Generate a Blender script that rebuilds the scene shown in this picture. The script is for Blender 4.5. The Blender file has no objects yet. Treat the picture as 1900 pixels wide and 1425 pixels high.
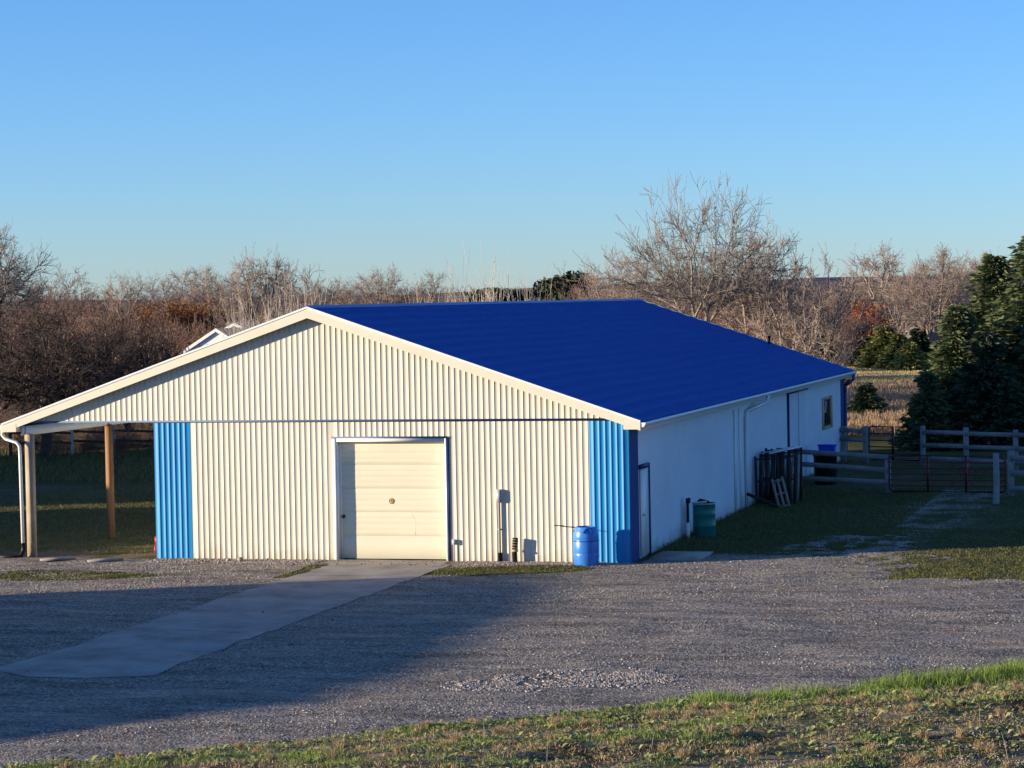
import bpy, math, random
import numpy as np
from mathutils import Matrix, Vector

# ------------------------------------------------------------------ camera
F_PX, YAW, PITCH, ROLL = 4649.4, -0.26948, 0.0337, -0.01837
CAM = np.array([12.7604, -56.18371, 6.12084])
_F = np.array([math.sin(YAW)*math.cos(PITCH), math.cos(YAW)*math.cos(PITCH), -math.sin(PITCH)])
_R = np.array([math.cos(YAW), -math.sin(YAW), 0.0])
_U = np.cross(_R, _F)
R_ = _R*math.cos(ROLL) + _U*math.sin(ROLL)
U_ = -_R*math.sin(ROLL) + _U*math.cos(ROLL)
scene = bpy.context.scene
COL = scene.collection
cd = bpy.data.cameras.new('camera'); cam = bpy.data.objects.new('camera', cd); COL.objects.link(cam)
cd.sensor_width = 36.0; cd.lens = F_PX*36.0/1900.0
cd.clip_start = 0.5; cd.clip_end = 20000
M4 = Matrix.Identity(4)
for i in range(3):
    M4[i][0] = R_[i]; M4[i][1] = U_[i]; M4[i][2] = -_F[i]; M4[i][3] = CAM[i]
cam.matrix_world = M4
scene.camera = cam

# ------------------------------------------------------------------ sun and sky
SUN_ELEV = math.radians(8.2)
SUN_DIR = np.array([-0.893*math.cos(SUN_ELEV), -0.45*math.cos(SUN_ELEV), math.sin(SUN_ELEV)])   # towards the sun
world = bpy.data.worlds.new('World'); scene.world = world; world.use_nodes = True
wt = world.node_tree; bg = wt.nodes['Background']
sky = wt.nodes.new('ShaderNodeTexSky'); sky.sky_type = 'NISHITA'; sky.sun_disc = False
sky.sun_elevation = SUN_ELEV
sky.sun_rotation = math.atan2(SUN_DIR[0], SUN_DIR[1])
sky.altitude = 0; sky.air_density = 0.8; sky.dust_density = 0.10; sky.ozone_density = 4.9
tint = wt.nodes.new('ShaderNodeMix'); tint.data_type = 'RGBA'; tint.blend_type = 'MULTIPLY'; tint.inputs[0].default_value = 1.0
tint.inputs[7].default_value = (1.0, 0.94, 1.02, 1)              # camera white balance of the sky light
wt.links.new(sky.outputs[0], tint.inputs[6]); wt.links.new(tint.outputs[2], bg.inputs[0]); bg.inputs[1].default_value = 0.138
sd = bpy.data.lights.new('sun', 'SUN'); so = bpy.data.objects.new('sun', sd); COL.objects.link(so)
sd.energy = 5.0; sd.angle = math.radians(0.4); sd.color = (1.0, 0.84, 0.60)
so.rotation_euler = Vector(SUN_DIR).to_track_quat('Z', 'Y').to_euler()
so.location = (-60, -40, 30)
scene.view_settings.view_transform = 'Standard'; scene.view_settings.look = 'None'
scene.view_settings.exposure = 0.9; scene.view_settings.gamma = 1.0
scene.view_settings.use_curve_mapping = False

# ------------------------------------------------------------------ helpers
def ray(px, py):
    return _F*F_PX + R_*(px-950) - U_*(py-712.5)
def gx(px, Y, z=0.0):
    """world x of the point at depth row Y and height z that stands in column px of the photo"""
    a = np.array([[(_F[1]*F_PX + R_[1]*(px-950)), -U_[1]], [(_F[2]*F_PX + R_[2]*(px-950)), -U_[2]]])
    s, t = np.linalg.solve(a, np.array([Y-CAM[1], z-CAM[2]]))
    return CAM[0] + s*(_F[0]*F_PX + R_[0]*(px-950)) - t*U_[0]
def hz(px, py, Y):
    d = ray(px, py); return float(CAM[2] + (Y-CAM[1])/d[1]*d[2])
def sstep(a, b, x):
    t = np.clip((x-a)/(b-a), 0, 1); return t*t*(3-2*t)
_rs = np.random.RandomState(5)
_G = _rs.rand(256, 256)
def vnoise(x, y, s):
    x = np.asarray(x, float)/s + 1000.3; y = np.asarray(y, float)/s + 1000.7
    xi = np.floor(x).astype(int); yi = np.floor(y).astype(int); fx = x-xi; fy = y-yi
    fx = fx*fx*(3-2*fx); fy = fy*fy*(3-2*fy)
    g = lambda a, b: _G[a % 256, b % 256]
    return (g(xi, yi)*(1-fx)+g(xi+1, yi)*fx)*(1-fy) + (g(xi, yi+1)*(1-fx)+g(xi+1, yi+1)*fx)*fy
def fbm(x, y, s):
    return (vnoise(x, y, s)*.5+vnoise(x, y, s/2.1)*.3+vnoise(x, y, s/4.7)*.2)
def bank(x, y):
    """metres past the edge between gravel and weedy bank (positive towards the camera)"""
    # edge from (-2.8,-26.5) to (10.5,-14.6)
    nx, ny = 0.667, -0.745
    return (x-3.2)*nx + (y+20.4)*ny - .5 - .055*np.maximum(x-2, 0)
def gh(x, y):
    x = np.asarray(x, float); y = np.asarray(y, float)
    b = bank(x, y) + (fbm(x, y, 1.6)-.5)*1.0
    near = sstep(3, 8, np.hypot(x+7, (y-18)*.5)-7.0)
    h = near*((fbm(x, y, 4.0)-.5)*0.10 + (fbm(x+50, y, .9)-.5)*0.025)*sstep(250, 60, np.abs(y))
    u = x*.88+y*.47; v = -x*.47+y*.88
    h = h + sstep(-.5, -1.5, y)*(fbm(u*.13, v, .6)-.5)*.085*(bank(x, y) < .5)*(y > -40)
    h = h + np.where(y < -5, sstep(-.3, 5.5, b)*0.50 + sstep(-.2, .8, b)*.07, 0.0)
    h = h + sstep(-.3, .7, b)*(fbm(x+9, y+4, .8)-.5)*.16*(y < -5)
    return h

class MB:
    def __init__(s): s.v = []; s.f = []; s.n = 0
    def add(s, verts, faces):
        verts = np.asarray(verts, float).reshape(-1, 3); faces = np.asarray(faces, int)
        s.v.append(verts); s.f.append(faces+s.n); s.n += len(verts)
    def box(s, a, b):
        x0, y0, z0 = a; x1, y1, z1 = b
        v = [(x0,y0,z0),(x1,y0,z0),(x1,y1,z0),(x0,y1,z0),(x0,y0,z1),(x1,y0,z1),(x1,y1,z1),(x0,y1,z1)]
        s.add(v, [(0,3,2,1),(4,5,6,7),(0,1,5,4),(1,2,6,5),(2,3,7,6),(3,0,4,7)])
    def bar(s, p, q, w, h, up=(0,0,1)):
        p = np.array(p, float); q = np.array(q, float); d = q-p; d /= np.linalg.norm(d)
        up = np.array(up, float); sx = np.cross(d, up); sx /= np.linalg.norm(sx); sz = np.cross(sx, d)
        v = []
        for o in (p, q):
            for a, b in ((-1,-1),(1,-1),(1,1),(-1,1)): v.append(o+sx*a*w/2+sz*b*h/2)
        s.add(v, [(0,3,2,1),(4,5,6,7),(0,1,5,4),(1,2,6,5),(2,3,7,6),(3,0,4,7)])
    def prism(s, pts, off):
        """convex/simple polygon pts (3-D) pushed by vector off; caps as ngon -> fan"""
        pts = np.array(pts, float); n = len(pts); off = np.array(off, float)
        s.add(np.vstack([pts, pts+off]), [(i, (i+1) % n, n+(i+1) % n, n+i) for i in range(n)])
        for k in (0, 1):
            c = pts + off*k
            s.add(c, [(0, i, i+1, i+1) if k == 0 else (0, i+1, i, i) for i in range(1, n-1)])
    def tube(s, P, r, k=8, cap=True):
        P = np.asarray(P, float); m = len(P); r = np.broadcast_to(np.asarray(r, float), (m,))
        T = np.gradient(P, axis=0); T /= (np.linalg.norm(T, axis=1)[:, None]+1e-9)
        ref = np.array([0, 0, 1.0]) if abs(T[0][2]) < .85 else np.array([1.0, 0, 0])
        A = np.cross(T, ref); A /= (np.linalg.norm(A, axis=1)[:, None]+1e-9); B = np.cross(T, A)
        an = np.arange(k)*2*math.pi/k
        V = P[:, None, :] + r[:, None, None]*(A[:, None, :]*np.cos(an)[None, :, None] + B[:, None, :]*np.sin(an)[None, :, None])
        i = np.arange(m-1)[:, None]*k; j = np.arange(k)[None, :]; j2 = (j+1) % k
        F = np.stack([i+j, i+j2, i+k+j2, i+k+j], -1).reshape(-1, 4)
        s.add(V.reshape(-1, 3), F)
        if cap and k > 3:
            for e in (0, m-1):
                b = e*k; s.f.append(np.array([(b, b+q, b+q+1, b+q+1) for q in range(1, k-1)])+s.n-m*k)
    def lathe(s, prof, c, k=24):
        prof = np.array(prof, float); m = len(prof); an = np.arange(k)*2*math.pi/k
        V = np.stack([c[0]+prof[:, 0][:, None]*np.cos(an), c[1]+prof[:, 0][:, None]*np.sin(an), c[2]+np.repeat(prof[:, 1][:, None], k, 1)], -1)
        i = np.arange(m-1)[:, None]*k; j = np.arange(k)[None, :]; j2 = (j+1) % k
        s.add(V.reshape(-1, 3), np.stack([i+j, i+j2, i+k+j2, i+k+j], -1).reshape(-1, 4))
    def mesh(s, name, mat=None, smooth=False):
        V = np.vstack(s.v) if s.v else np.zeros((0, 3)); F = np.vstack([f.reshape(-1, f.shape[-1]) if f.shape[-1] == 4 else np.hstack([f, f[:, -1:]]) for f in s.f])
        tri = F[:, 2] == F[:, 3]
        me = bpy.data.meshes.new(name)
        tot = np.where(tri, 3, 4); st = np.concatenate([[0], np.cumsum(tot)[:-1]])
        mask = np.ones_like(F, bool); mask[:, 3] = ~tri
        lv = F[mask]
        me.vertices.add(len(V)); me.vertices.foreach_set('co', V.astype(np.float32).ravel())
        me.loops.add(len(lv)); me.loops.foreach_set('vertex_index', lv.astype(np.int32))
        me.polygons.add(len(F)); me.polygons.foreach_set('loop_start', st.astype(np.int32)); me.polygons.foreach_set('loop_total', tot.astype(np.int32))
        if smooth: me.polygons.foreach_set('use_smooth', np.ones(len(F), bool))
        me.update(calc_edges=True)
        if mat: me.materials.append(mat)
        return me
    def build(s, name, mat, parent=None, smooth=False, loc=None, **k):
        o = bpy.data.objects.new(name, s.mesh(name, mat, smooth)); COL.objects.link(o)
        if parent: o.parent = parent
        if loc is not None: o.location = loc
        for a, b in k.items(): o[a] = b
        return o
def thing(name, label, cat, loc=(0,0,0), rz=0, group=None):
    o = bpy.data.objects.new(name, None); COL.objects.link(o); o.empty_display_size = .3
    o.location = loc; o.rotation_euler = (0, 0, rz); o['label'] = label; o['category'] = cat
    if group: o['group'] = group
    return o
def dup(root, loc, rz, sc, label, cat=None, group=None):
    r = root.copy(); COL.objects.link(r); r.location = loc; r.rotation_euler = (0, 0, rz); r.scale = sc
    r['label'] = label
    if cat: r['category'] = cat
    if group: r['group'] = group
    elif 'group' in r: del r['group']
    for ch in list(root.children):
        c = ch.copy(); COL.objects.link(c); c.parent = r
        for g in ch.children:
            d = g.copy(); COL.objects.link(d); d.parent = c
    return r

# ------------------------------------------------------------------ materials
def mat(name, col, rough=.7, spec=.3, metal=0, noise=None, bump=None, trans=0):
    """noise=(scale, colour2, lo, hi)  bump=(scale, strength, distance)"""
    m = bpy.data.materials.new(name); m.use_nodes = True; nt = m.node_tree; b = nt.nodes['Principled BSDF']
    b.inputs['Base Color'].default_value = (*col, 1); b.inputs['Roughness'].default_value = rough
    b.inputs['Specular IOR Level'].default_value = spec; b.inputs['Metallic'].default_value = metal
    tc = nt.nodes.new('ShaderNodeTexCoord')
    if noise:
        layers = noise if isinstance(noise, list) else [noise]
        prev = None
        for sc, c2, lo, hi in layers:
            n = nt.nodes.new('ShaderNodeTexNoise'); n.inputs['Detail'].default_value = 5; n.inputs['Roughness'].default_value = .65
            if isinstance(sc, tuple):
                mp = nt.nodes.new('ShaderNodeMapping'); mp.inputs['Scale'].default_value = sc
                nt.links.new(tc.outputs['Object'], mp.inputs[0]); nt.links.new(mp.outputs[0], n.inputs[0]); n.inputs['Scale'].default_value = 1
            else:
                n.inputs['Scale'].default_value = sc; nt.links.new(tc.outputs['Object'], n.inputs[0])
            r = nt.nodes.new('ShaderNodeMapRange'); r.inputs[1].default_value = lo; r.inputs[2].default_value = hi
            nt.links.new(n.outputs[0], r.inputs[0])
            mx = nt.nodes.new('ShaderNodeMix'); mx.data_type = 'RGBA'
            if prev is None: mx.inputs[6].default_value = (*col, 1)
            else: nt.links.new(prev, mx.inputs[6])
            mx.inputs[7].default_value = (*c2, 1)
            nt.links.new(r.outputs[0], mx.inputs[0]); prev = mx.outputs[2]
        nt.links.new(prev, b.inputs['Base Color'])
    if bump:
        n = nt.nodes.new('ShaderNodeTexNoise'); n.inputs['Detail'].default_value = 4
        if isinstance(bump[0], tuple):
            mp = nt.nodes.new('ShaderNodeMapping'); mp.inputs['Scale'].default_value = bump[0]
            nt.links.new(tc.outputs['Object'], mp.inputs[0]); nt.links.new(mp.outputs[0], n.inputs[0]); n.inputs['Scale'].default_value = 1
        else:
            n.inputs['Scale'].default_value = bump[0]; nt.links.new(tc.outputs['Object'], n.inputs[0])
        bp = nt.nodes.new('ShaderNodeBump'); bp.inputs['Strength'].default_value = bump[1]; bp.inputs['Distance'].default_value = bump[2]
        nt.links.new(n.outputs[0], bp.inputs['Height']); nt.links.new(bp.outputs[0], b.inputs['Normal'])
    return m
def mat_island(name, cols, rough=.8, spec=.2, trans=0.0):
    """colour picked at random for each loose piece (leaf, blade, stone, twig)"""
    m = mat(name, cols[0], rough, spec); nt = m.node_tree; b = nt.nodes['Principled BSDF']
    g = nt.nodes.new('ShaderNodeNewGeometry'); r = nt.nodes.new('ShaderNodeValToRGB')
    r.color_ramp.elements[0].color = (*cols[0], 1); r.color_ramp.elements[1].color = (*cols[-1], 1)
    for i, c in enumerate(cols[1:-1]):
        e = r.color_ramp.elements.new((i+1)/(len(cols)-1)); e.color = (*c, 1)
    nt.links.new(g.outputs['Random Per Island'], r.inputs[0]); nt.links.new(r.outputs[0], b.inputs['Base Color'])
    if trans:
        tr = nt.nodes.new('ShaderNodeBsdfTranslucent'); mx = nt.nodes.new('ShaderNodeMixShader'); mx.inputs[0].default_value = trans
        nt.links.new(r.outputs[0], tr.inputs[0]); nt.links.new(b.outputs[0], mx.inputs[1]); nt.links.new(tr.outputs[0], mx.inputs[2])
        nt.links.new(mx.outputs[0], nt.nodes['Material Output'].inputs[0])
    return m
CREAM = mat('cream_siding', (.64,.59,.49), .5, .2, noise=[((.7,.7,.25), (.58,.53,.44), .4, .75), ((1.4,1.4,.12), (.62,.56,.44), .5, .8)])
def splash(m, col, top=.35):
    nt = m.node_tree; b = nt.nodes['Principled BSDF']; src = b.inputs['Base Color'].links[0].from_socket
    tc = nt.nodes.new('ShaderNodeTexCoord'); sp = nt.nodes.new('ShaderNodeSeparateXYZ'); nt.links.new(tc.outputs['Object'], sp.inputs[0])
    n = nt.nodes.new('ShaderNodeTexNoise'); n.inputs['Scale'].default_value = 2.2; n.inputs['Detail'].default_value = 6; nt.links.new(tc.outputs['Object'], n.inputs[0])
    a = nt.nodes.new('ShaderNodeMath'); a.operation = 'MULTIPLY_ADD'; a.inputs[1].default_value = -.9; nt.links.new(n.outputs[0], a.inputs[0]); nt.links.new(sp.outputs['Z'], a.inputs[2])
    r = nt.nodes.new('ShaderNodeMapRange'); r.inputs[1].default_value = top-.45; r.inputs[2].default_value = -.45; r.inputs[4].default_value = .55; nt.links.new(a.outputs[0], r.inputs[0])
    mx = nt.nodes.new('ShaderNodeMix'); mx.data_type = 'RGBA'; mx.inputs[7].default_value = (*col, 1); nt.links.new(r.outputs[0], mx.inputs[0]); nt.links.new(src, mx.inputs[6]); nt.links.new(mx.outputs[2], b.inputs['Base Color'])
splash(CREAM, (.42,.35,.28), .30)
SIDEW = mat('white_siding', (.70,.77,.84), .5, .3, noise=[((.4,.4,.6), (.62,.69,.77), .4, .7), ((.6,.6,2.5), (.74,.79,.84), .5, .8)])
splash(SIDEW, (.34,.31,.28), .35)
TRIM = mat('cream_trim', (.70,.645,.52), .45, .25, noise=((1,1,3), (.65,.59,.47), .5, .8))
WHITE = mat('white_metal', (.80,.80,.78), .4, .4, noise=(3, (.70,.69,.66), .5, .8))
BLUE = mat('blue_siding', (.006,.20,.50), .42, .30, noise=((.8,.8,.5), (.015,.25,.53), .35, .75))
BLUE_SHADED = mat('blue_siding_shaded', (.008,.05,.24), .42, .4, noise=((.8,.8,.5), (.012,.06,.25), .4, .7))  # same blue as the front panels, with the side's shade put into it
ROOF = mat('blue_roof_metal', (.001,.085,.38), .33, .5, noise=((.25,1.3,.25), (.003,.105,.43), .35, .75), bump=((1.3,.16,1.3), .5, .05))
SLATE = mat('slate_trim', (.10,.15,.26), .5, .3)
NTRIM_SHADOW = mat('navy_trim_and_shadow', (.015,.03,.13), .5, .3)  # navy trim colour, also used for the shadow strip beside the big door
DOORM = mat('door_panel', (.70,.65,.50), .4, .25, noise=((.6,.6,1.2), (.66,.61,.47), .4, .7))
CONC = mat('concrete', (.42,.375,.32), .9, .1, noise=[(.9, (.23,.205,.175), .4, .7), (14, (.38,.345,.30), .5, .75)], bump=(60, .4, .01))
WOOD = mat('treated_wood', (.42,.34,.26), .8, .15, noise=[((9,9,.7), (.30,.22,.15), .35, .7), (2.5, (.48,.41,.33), .5, .8)], bump=((60,60,4), .5, .01))
BWOOD = mat('brown_wood', (.34,.19,.10), .8, .15, noise=((9,9,.7), (.22,.11,.06), .35, .7), bump=((60,60,4), .5, .01))
GWOOD = mat('grey_fence_wood', (.30,.29,.27), .85, .1, noise=[((3,3,3), (.20,.19,.18), .35, .7), ((.6,.6,.6), (.36,.35,.33), .5, .8)], bump=(25, .5, .01))
DWOOD = mat('dark_weathered_wood', (.035,.03,.03), .9, .1, noise=(5, (.08,.065,.06), .4, .75))
LWOOD = mat('pale_pallet_wood', (.34,.30,.25), .85, .1, noise=(6, (.24,.20,.16), .4, .7))
GALV = mat('galvanised_steel', (.42,.43,.45), .45, .4, .4)
GREYB = mat('grey_box_plastic', (.42,.42,.43), .5, .3)
BLACK = mat('black_plastic', (.012,.012,.015), .5, .3)
TANP = mat('tan_band', (.40,.33,.20), .6, .2)
BARB = mat('blue_plastic', (.030,.17,.60), .35, .5, noise=[(2.5, (.06,.24,.62), .4, .7), ((5,5,1), (.02,.12,.45), .5, .75)])
BARD = mat('navy_plastic', (.012,.05,.26), .4, .4)
BING = mat('blue_bin_plastic', (.01,.06,.60), .4, .4)
BARG = mat('green_plastic', (.016,.20,.155), .4, .4, noise=((3,3,1), (.01,.14,.12), .4, .7))
REDT = mat('red_tube', (.14,.01,.022), .45, .4)
DKT = mat('dark_tube', (.03,.016,.02), .5, .4)
REDP = mat('red_paint', (.35,.02,.03), .4, .4)
RUSTY = mat('dark_brown_paint', (.10,.055,.02), .5, .4)
YELL = mat('yellow_paint', (.62,.46,.08), .4, .4)
GLASSD = mat('dark_glass', (.01,.012,.02), .1, .5)
TANT = mat('tan_trim', (.50,.38,.26), .6, .2)
BARK = mat('grey_bark', (.30,.245,.21), .9, .1, noise=((6,6,1.5), (.15,.115,.10), .4, .7))
TWIG = mat('pale_twigs', (.30,.235,.20), .85, .1)
TWIGR = mat('reddish_twigs', (.19,.125,.105), .85, .1)
DBARK = mat('dark_bark', (.055,.045,.04), .9, .1, noise=(4, (.09,.07,.06), .4, .7))
DTWIG = mat('dark_twigs', (.065,.052,.046), .9, .1)
PALE = mat('pale_bark', (.52,.45,.38), .8, .15)
WOODS = mat_island('far_wood_twigs', [(.09,.065,.06),(.19,.135,.12),(.13,.09,.075),(.28,.22,.19)])
BRUSHM = mat_island('brush_twigs', [(.10,.06,.045),(.22,.13,.095),(.15,.085,.06),(.30,.20,.15)])
ORANGE = mat_island('orange_leaves', [(.30,.12,.04),(.20,.09,.035),(.36,.17,.06)], trans=.2)
RUST = mat_island('rust_leaves', [(.42,.13,.05),(.30,.10,.05),(.50,.20,.09)], trans=.2)
BROWNL = mat_island('brown_leaves', [(.13,.06,.04),(.08,.04,.03),(.20,.10,.06),(.15,.065,.05)], trans=.1)
NEEDLE = mat_island('spruce_needles', [(.055,.08,.035),(.10,.13,.055),(.145,.17,.075),(.075,.10,.045)], trans=.1)
NEEDLY = mat_island('yellowish_needles', [(.17,.19,.05),(.26,.26,.07),(.12,.15,.05),(.30,.27,.09)], trans=.1)
NEEDLD = mat_island('dark_needles', [(.03,.05,.03),(.055,.075,.04),(.08,.09,.045)])
GRASSM = mat_island('green_blades', [(.13,.21,.04),(.24,.33,.07),(.17,.26,.05),(.34,.38,.12)], trans=.25)
LAWNM = mat_island('short_blades', [(.07,.085,.025),(.14,.145,.045),(.22,.19,.08)], trans=.2)
DRYM = mat_island('dry_blades', [(.48,.34,.19),(.34,.24,.13),(.58,.43,.25),(.24,.18,.10)], trans=.2)
FIELDM = mat_island('tall_dry_grass', [(.46,.30,.18),(.36,.24,.14),(.52,.37,.23)], trans=.2)
WEEDM = mat_island('weed_leaves', [(.17,.21,.07),(.38,.39,.16),(.24,.28,.10),(.52,.48,.24),(.11,.15,.06)], trans=.2)
STONE = mat_island('gravel_stones', [(.16,.14,.12),(.34,.295,.25),(.52,.46,.39),(.24,.21,.175)], rough=.9)
STONEL = mat_island('pale_stones', [(.24,.21,.185),(.42,.36,.31),(.32,.26,.22),(.54,.48,.42)], rough=.9)
def ground_mat():
    m = bpy.data.materials.new('grass_and_soil'); m.use_nodes = True; nt = m.node_tree; b = nt.nodes['Principled BSDF']
    b.inputs['Roughness'].default_value = 1; b.inputs['Specular IOR Level'].default_value = .05
    a = nt.nodes.new('ShaderNodeAttribute'); a.attribute_name = 'cover'
    tc = nt.nodes.new('ShaderNodeTexCoord')
    n = nt.nodes.new('ShaderNodeTexNoise'); n.inputs['Scale'].default_value = 6; n.inputs['Detail'].default_value = 8; n.inputs['Roughness'].default_value = .7
    nt.links.new(tc.outputs['Object'], n.inputs[0])
    r = nt.nodes.new('ShaderNodeMapRange'); r.inputs[1].default_value = .3; r.inputs[2].default_value = .7; r.inputs[3].default_value = .55; r.inputs[4].default_value = 1.45
    nt.links.new(n.outputs[0], r.inputs[0])
    v = nt.nodes.new('ShaderNodeVectorMath'); v.operation = 'SCALE'
    nt.links.new(a.outputs['Color'], v.inputs[0]); nt.links.new(r.outputs[0], v.inputs['Scale'])
    nt.links.new(v.outputs[0], b.inputs['Base Color'])
    n2 = nt.nodes.new('ShaderNodeTexNoise'); n2.inputs['Scale'].default_value = 18; n2.inputs['Detail'].default_value = 6
    nt.links.new(tc.outputs['Object'], n2.inputs[0])
    bp = nt.nodes.new('ShaderNodeBump'); bp.inputs['Strength'].default_value = .7; bp.inputs['Distance'].default_value = .06
    nt.links.new(n2.outputs[0], bp.inputs['Height']); nt.links.new(bp.outputs[0], b.inputs['Normal'])
    return m
def gravel_mat():
    m = bpy.data.materials.new('gravel'); m.use_nodes = True; nt = m.node_tree; b = nt.nodes['Principled BSDF']
    b.inputs['Roughness'].default_value = 1; b.inputs['Specular IOR Level'].default_value = .08
    tc = nt.nodes.new('ShaderNodeTexCoord')
    v1 = nt.nodes.new('ShaderNodeTexVoronoi'); v1.inputs['Scale'].default_value = 26
    nt.links.new(tc.outputs['Object'], v1.inputs[0])
    sep = nt.nodes.new('ShaderNodeSeparateColor'); nt.links.new(v1.outputs['Color'], sep.inputs[0])
    ramp = nt.nodes.new('ShaderNodeValToRGB'); e = ramp.color_ramp.elements
    e[0].color = (.155,.13,.105,1); e[1].color = (.50,.42,.335,1); e[0].position = .1
    q = ramp.color_ramp.elements.new(.6); q.color = (.30,.25,.20,1)
    nt.links.new(sep.outputs[0], ramp.inputs[0])
    n = nt.nodes.new('ShaderNodeTexNoise'); n.inputs['Scale'].default_value = .45; n.inputs['Detail'].default_value = 6; n.inputs['Roughness'].default_value = .6
    mp = nt.nodes.new('ShaderNodeMapping'); mp.inputs['Rotation'].default_value = (0,0,.5); mp.inputs['Scale'].default_value = (.5,1.6,1)
    nt.links.new(tc.outputs['Object'], mp.inputs[0]); nt.links.new(mp.outputs[0], n.inputs[0])
    r = nt.nodes.new('ShaderNodeMapRange'); r.inputs[1].default_value = .50; r.inputs[2].default_value = .72; r.inputs[4].default_value = .75
    nt.links.new(n.outputs[0], r.inputs[0])
    mx = nt.nodes.new('ShaderNodeMix'); mx.data_type = 'RGBA'; mx.inputs[7].default_value = (.44,.33,.235,1)
    nt.links.new(r.outputs[0], mx.inputs[0]); nt.links.new(ramp.outputs[0], mx.inputs[6]); nt.links.new(mx.outputs[2], b.inputs['Base Color'])
    n5 = nt.nodes.new('ShaderNodeTexNoise'); n5.inputs['Scale'].default_value = 1.1; n5.inputs['Detail'].default_value = 7; n5.inputs['Roughness'].default_value = .7
    mp5 = nt.nodes.new('ShaderNodeMapping'); mp5.inputs['Rotation'].default_value = (0,0,-.45); mp5.inputs['Scale'].default_value = (.35,1.5,1)
    nt.links.new(tc.outputs['Object'], mp5.inputs[0]); nt.links.new(mp5.outputs[0], n5.inputs[0])
    r5 = nt.nodes.new('ShaderNodeMapRange'); r5.inputs[1].default_value = .32; r5.inputs[2].default_value = .68; r5.inputs[3].default_value = .5; r5.inputs[4].default_value = 1.3
    nt.links.new(n5.outputs[0], r5.inputs[0])
    vm = nt.nodes.new('ShaderNodeVectorMath'); vm.operation = 'SCALE'; nt.links.new(mx.outputs[2], vm.inputs[0]); nt.links.new(r5.outputs[0], vm.inputs['Scale']); nt.links.new(vm.outputs[0], b.inputs['Base Color'])
    n3 = nt.nodes.new('ShaderNodeTexNoise'); n3.inputs['Scale'].default_value = 5; n3.inputs['Detail'].default_value = 5
    nt.links.new(tc.outputs['Object'], n3.inputs[0])
    ad = nt.nodes.new('ShaderNodeMath'); ad.operation = 'MULTIPLY_ADD'; ad.inputs[1].default_value = -.35
    nt.links.new(v1.outputs['Distance'], ad.inputs[0]); nt.links.new(n3.outputs[0], ad.inputs[2])
    bp = nt.nodes.new('ShaderNodeBump'); bp.inputs['Strength'].default_value = .6; bp.inputs['Distance'].default_value = .035
    nt.links.new(ad.outputs[0], bp.inputs['Height']); nt.links.new(bp.outputs[0], b.inputs['Normal'])
    return m

# ------------------------------------------------------------------ ground
def gravel_mask(x, y):
    n = (fbm(x, y, 1.4)-.5)*1.6 + (fbm(x+31, y+7, .35)-.5)*.6
    nf = (fbm(x+3, y+17, .45)-.5)*3.2
    m = bank(x, y)+n*.45 < 0
    m &= (y < -.15 + n*.2)
    # grass strip by the wall right of the path, and grass left of it
    m &= ~(((x+2.6)/2.1)**2 + ((y+1.9+ .35*(x+2.6)*-1)/1.0)**2 + n*.5 < .95)
    m &= ~(((x+12.3)/2.1)**2 + ((y+3.9)/1.1)**2 + n*.7 < .9)
    m &= ~((x > 5.6+n*1.2+nf*.6+ .22*(y+3.5)) & (y > -2.9+n*1.0+nf*.3-.10*(x-9)))
    m &= ~((np.abs(x+7.15) < .22+n*.2) & (y > -4))
    drive = (x > 3.4+n*1.6+nf*1.3) & (x < 5.6+n*1.6+nf*1.3) & (y > -3) & (y < 7+n*3) & (fbm(x*2, y, .7) > .34+.022*y)
    apron = (x > .25) & (y > -1) & (y < 2.2+n*.6-.12*x) & (x < 5)
    side = (x > -11.8) & (x < 0) & (y < -.01) & (y > -1.0) & ~((x > -4.0) & (x < -.6) & (y < -.55+n*.3))
    return m | drive | apron | side
def axis(cuts):
    out = []
    for a, b, s in cuts: out += list(np.arange(a, b, s))
    out.append(cuts[-1][1]); return np.array(out)
XS = axis([(-6000,-1000,500),(-1000,-200,50),(-200,-60,8),(-60,-16,1.2),(-16,14,.16),(14,60,1.5),(60,300,12),(300,1000,50),(1000,6000,500)])
YS = axis([(-300,-60,20),(-60,-27,1.5),(-27,6,.16),(6,30,.4),(30,120,1.5),(120,400,8),(400,1200,40),(1200,9000,600)])
X, Y = np.meshgrid(XS, YS, indexing='ij')
Z = gh(X, Y) - .012*gravel_mask(X, Y)
nx, ny = X.shape
g = MB(); I = np.arange(nx-1)[:, None]*ny; J = np.arange(ny-1)[None, :]
g.add(np.stack([X, Y, Z], -1).reshape(-1, 3), np.stack([I+J, I+ny+J, I+ny+J+1, I+J+1], -1).reshape(-1, 4))
GM = ground_mat()
go = g.build('ground', GM, kind='structure', smooth=True)
n1 = fbm(X, Y, 3.0); n2 = fbm(X+70, Y+20, .8); n3 = fbm(X-40, Y, 14)
def mixc(c, c2, t): return c*(1-t[..., None]) + np.array(c2)*t[..., None]
C = np.zeros((nx, ny, 3)) + np.array([.075,.085,.032])
C = mixc(C, (.10,.095,.04), sstep(.40, .62, n1)*.8)
C = mixc(C, (.15,.11,.065), sstep(.52, .68, n2)*.7)
bk = (Y < -5) & (bank(X, Y) > -.6)
C = np.where(bk[..., None], mixc(mixc(np.zeros((nx, ny, 3))+np.array([.13,.13,.055]), (.34,.25,.15), sstep(.42,.6,n2)), (.05,.045,.03), sstep(.55,.7,n1)), C)
far = sstep(46, 60, Y)
C = mixc(C, (.17,.13,.085), far)                                  # leaf litter and dry field behind the barn
C = mixc(C, (.30,.21,.13), far*sstep(-2, 12, X)*sstep(.3,.6,n3)*.9)
C = mixc(C, (.42,.31,.14), sstep(112,122,Y)*sstep(-6,4,X)*.9)     # mown strip
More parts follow.
